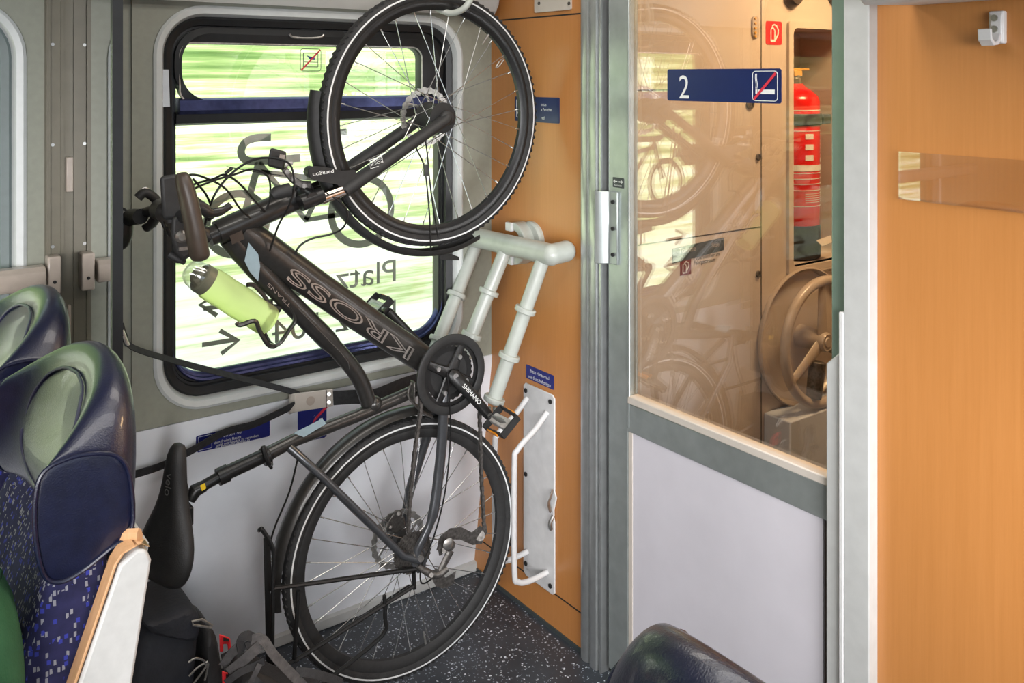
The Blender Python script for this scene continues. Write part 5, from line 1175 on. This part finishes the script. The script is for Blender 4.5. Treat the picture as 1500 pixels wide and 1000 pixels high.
for x0_, y0_ in ((321,928),(325,982)):
    m = MB(); m.loft([[Yp(x0_+x, y0_+y, yy) for x, y in ((0,0),(9,3),(16,6),(18,22),(13,24),(12,15),(6,15),(6,26),(1,27))] for yy in (-.335,-.318)]); t = obj('red_pull', m, M['redp'], mp_, bevel=.002)
    m = MB(); m.loft([[Yp(x0_+x, y0_+y, yy) for x, y in ((6,5),(14,7),(15,11),(6,11))] for yy in (-.3375,-.3345)]); obj('pull_inset', m, M['dark'], t)
m = MB(); m.strip(smooth([Yp(*p) for p in ((328,956,-.325),(331,970,-.33),(334,985,-.33),(340,1010,-.32))], 3), .016, V((0,-1,.1)), .003); obj('pocket_strap', m, M['web'], mp_)
st_ = tag(root('pannier_bag', Yp(400,1000,-.3)), 'black pannier bag with grey straps on the floor below the luggage rack', 'bag'); WORLD['pannier_bag'].z = 0; st_.location.z = 0
secs = []
for yy, k_ in ((-.475,.86),(-.46,1.0),(-.41,1.0),(-.37,.98),(-.352,.85)):
    pts = [(342,1180),(340,1030),(340,985),(356,968),(380,975),(405,990),(440,1000),(480,1004),(500,1030),(505,1100),(505,1180)]
    q = [Yp(x, y, -.42) for x, y in pts]; cx_ = sum(p.x for p in q)/len(q); secs.append([V((cx_+(p.x-cx_)*k_, yy, max(.004, p.z))) for p in q])
m = MB(); m.loft(secs); obj('bag_body', m, M['bag2'], st_, sub=1, ang=80)
def wb_(pts, w, mt='web2'):
    m = MB(); m.strip(smooth([Yp(p[0], p[1], p[2]-.085) for p in pts], 4), w, V((.1,-.9,.4)), .003); obj('strap', m, M[mt], st_)
wb_([(326,975,-.36),(340,955,-.37),(356,944,-.38),(374,935,-.39),(386,938,-.40),(400,958,-.41),(425,985,-.41),(452,1012,-.41)], .020)
wb_([(334,985,-.38),(350,972,-.39),(366,958,-.40),(380,945,-.40)], .022); wb_([(354,955,-.385),(352,938,-.385),(362,930,-.385),(372,938,-.385),(360,948,-.39)], .018, 'web')
wb_([(330,1000,-.39),(350,985,-.40),(372,975,-.40),(386,968,-.40)], .014, 'web'); wb_([(366,1000,-.40),(374,985,-.41),(380,972,-.41)], .012, 'web2'); wb_([(432,984,-.40),(452,985,-.41),(480,992,-.41),(500,1000,-.40)], .018, 'web')
# ================================================================== LIGHT AND CAMERA
sc = bpy.context.scene
w = bpy.data.worlds.new('sky'); sc.world = w; w.use_nodes = True
bg = w.node_tree.nodes['Background']; N = w.node_tree.nodes; L = w.node_tree.links
tc = N.new('ShaderNodeTexCoord'); sx = N.new('ShaderNodeSeparateXYZ'); rp = N.new('ShaderNodeValToRGB')
L.new(tc.outputs['Generated'], sx.inputs[0]); L.new(sx.outputs['Z'], rp.inputs['Fac']); L.new(rp.outputs['Color'], bg.inputs['Color'])
rp.color_ramp.elements[0].color = (.74,.86,1,1); rp.color_ramp.elements[1].color = (.84,.93,1,1)
bg.inputs['Strength'].default_value = 1.5

def lamp(name, loc, size, power, col, rot=(0,0,0)):
    l = bpy.data.lights.new(name, 'AREA'); l.shape = 'RECTANGLE'; l.size, l.size_y = size; l.energy = power; l.color = col
    o = bpy.data.objects.new(name, l); COL.objects.link(o); o.location = loc; o.rotation_euler = rot; return o
lamp('compartment_fill_light', (-1.6, -1.35, 2.22), (2.6, .25), 16, (1, .97, .93))  # unseen fill under the ceiling, added to balance the dark interior
lamp('bay_fill_light', (-.55, -.75, 2.22), (.7, .3), 5, (1, .93, .85))  # second unseen fill, added to brighten the bicycle bay
lamp('vestibule_ceiling_lamp', (.78, -1.12, 2.20), (.35, .3), 23, (1, .66, .34))
sl = bpy.data.lights.new('hazy_sun', 'SUN'); sl.energy = 9.0; sl.angle = math.radians(45); sl.color = (1, .98, .98)
so = bpy.data.objects.new('hazy_sun', sl); COL.objects.link(so); so.rotation_euler = V((.50, .84, -.24)).to_track_quat('-Z', 'Y').to_euler()
def portal(x0, x1, y, z0, z1, s):
    o = lamp('daylight_portal', ((x0+x1)/2, y, (z0+z1)/2), (x1-x0, z1-z0), 1, (1,1,1), (s*PI/2, 0, 0)); o.data.cycles.is_portal = True
portal(-1.05, -.12, .08, .77, 1.82, -1); portal(-2.75, -1.35, .08, .77, 1.82, -1)
for k in range(2): portal(XL+k*2.1+.25, XL+k*2.1+1.85, YN-.08, .75, 1.8, 1)

cam = bpy.data.cameras.new('camera'); co = bpy.data.objects.new('camera', cam); COL.objects.link(co)
cam.sensor_width = 36; cam.lens = FPX/1500*36; cam.shift_y = -(500-CYP)/1500; cam.clip_start = .02
co.location = EYE; co.rotation_euler = (PI/2, 0, AZ-PI/2)
sc.camera = co
sc.view_settings.view_transform = 'Standard'; sc.view_settings.look = 'None'; sc.view_settings.gamma = 1; sc.view_settings.exposure = 0.0
sc.view_settings.use_curve_mapping = False
sc.cycles.use_denoising = True; sc.cycles.max_bounces = 10; sc.cycles.transparent_max_bounces = 16; sc.cycles.sample_clamp_indirect = 6
bpy.context.view_layer.update()
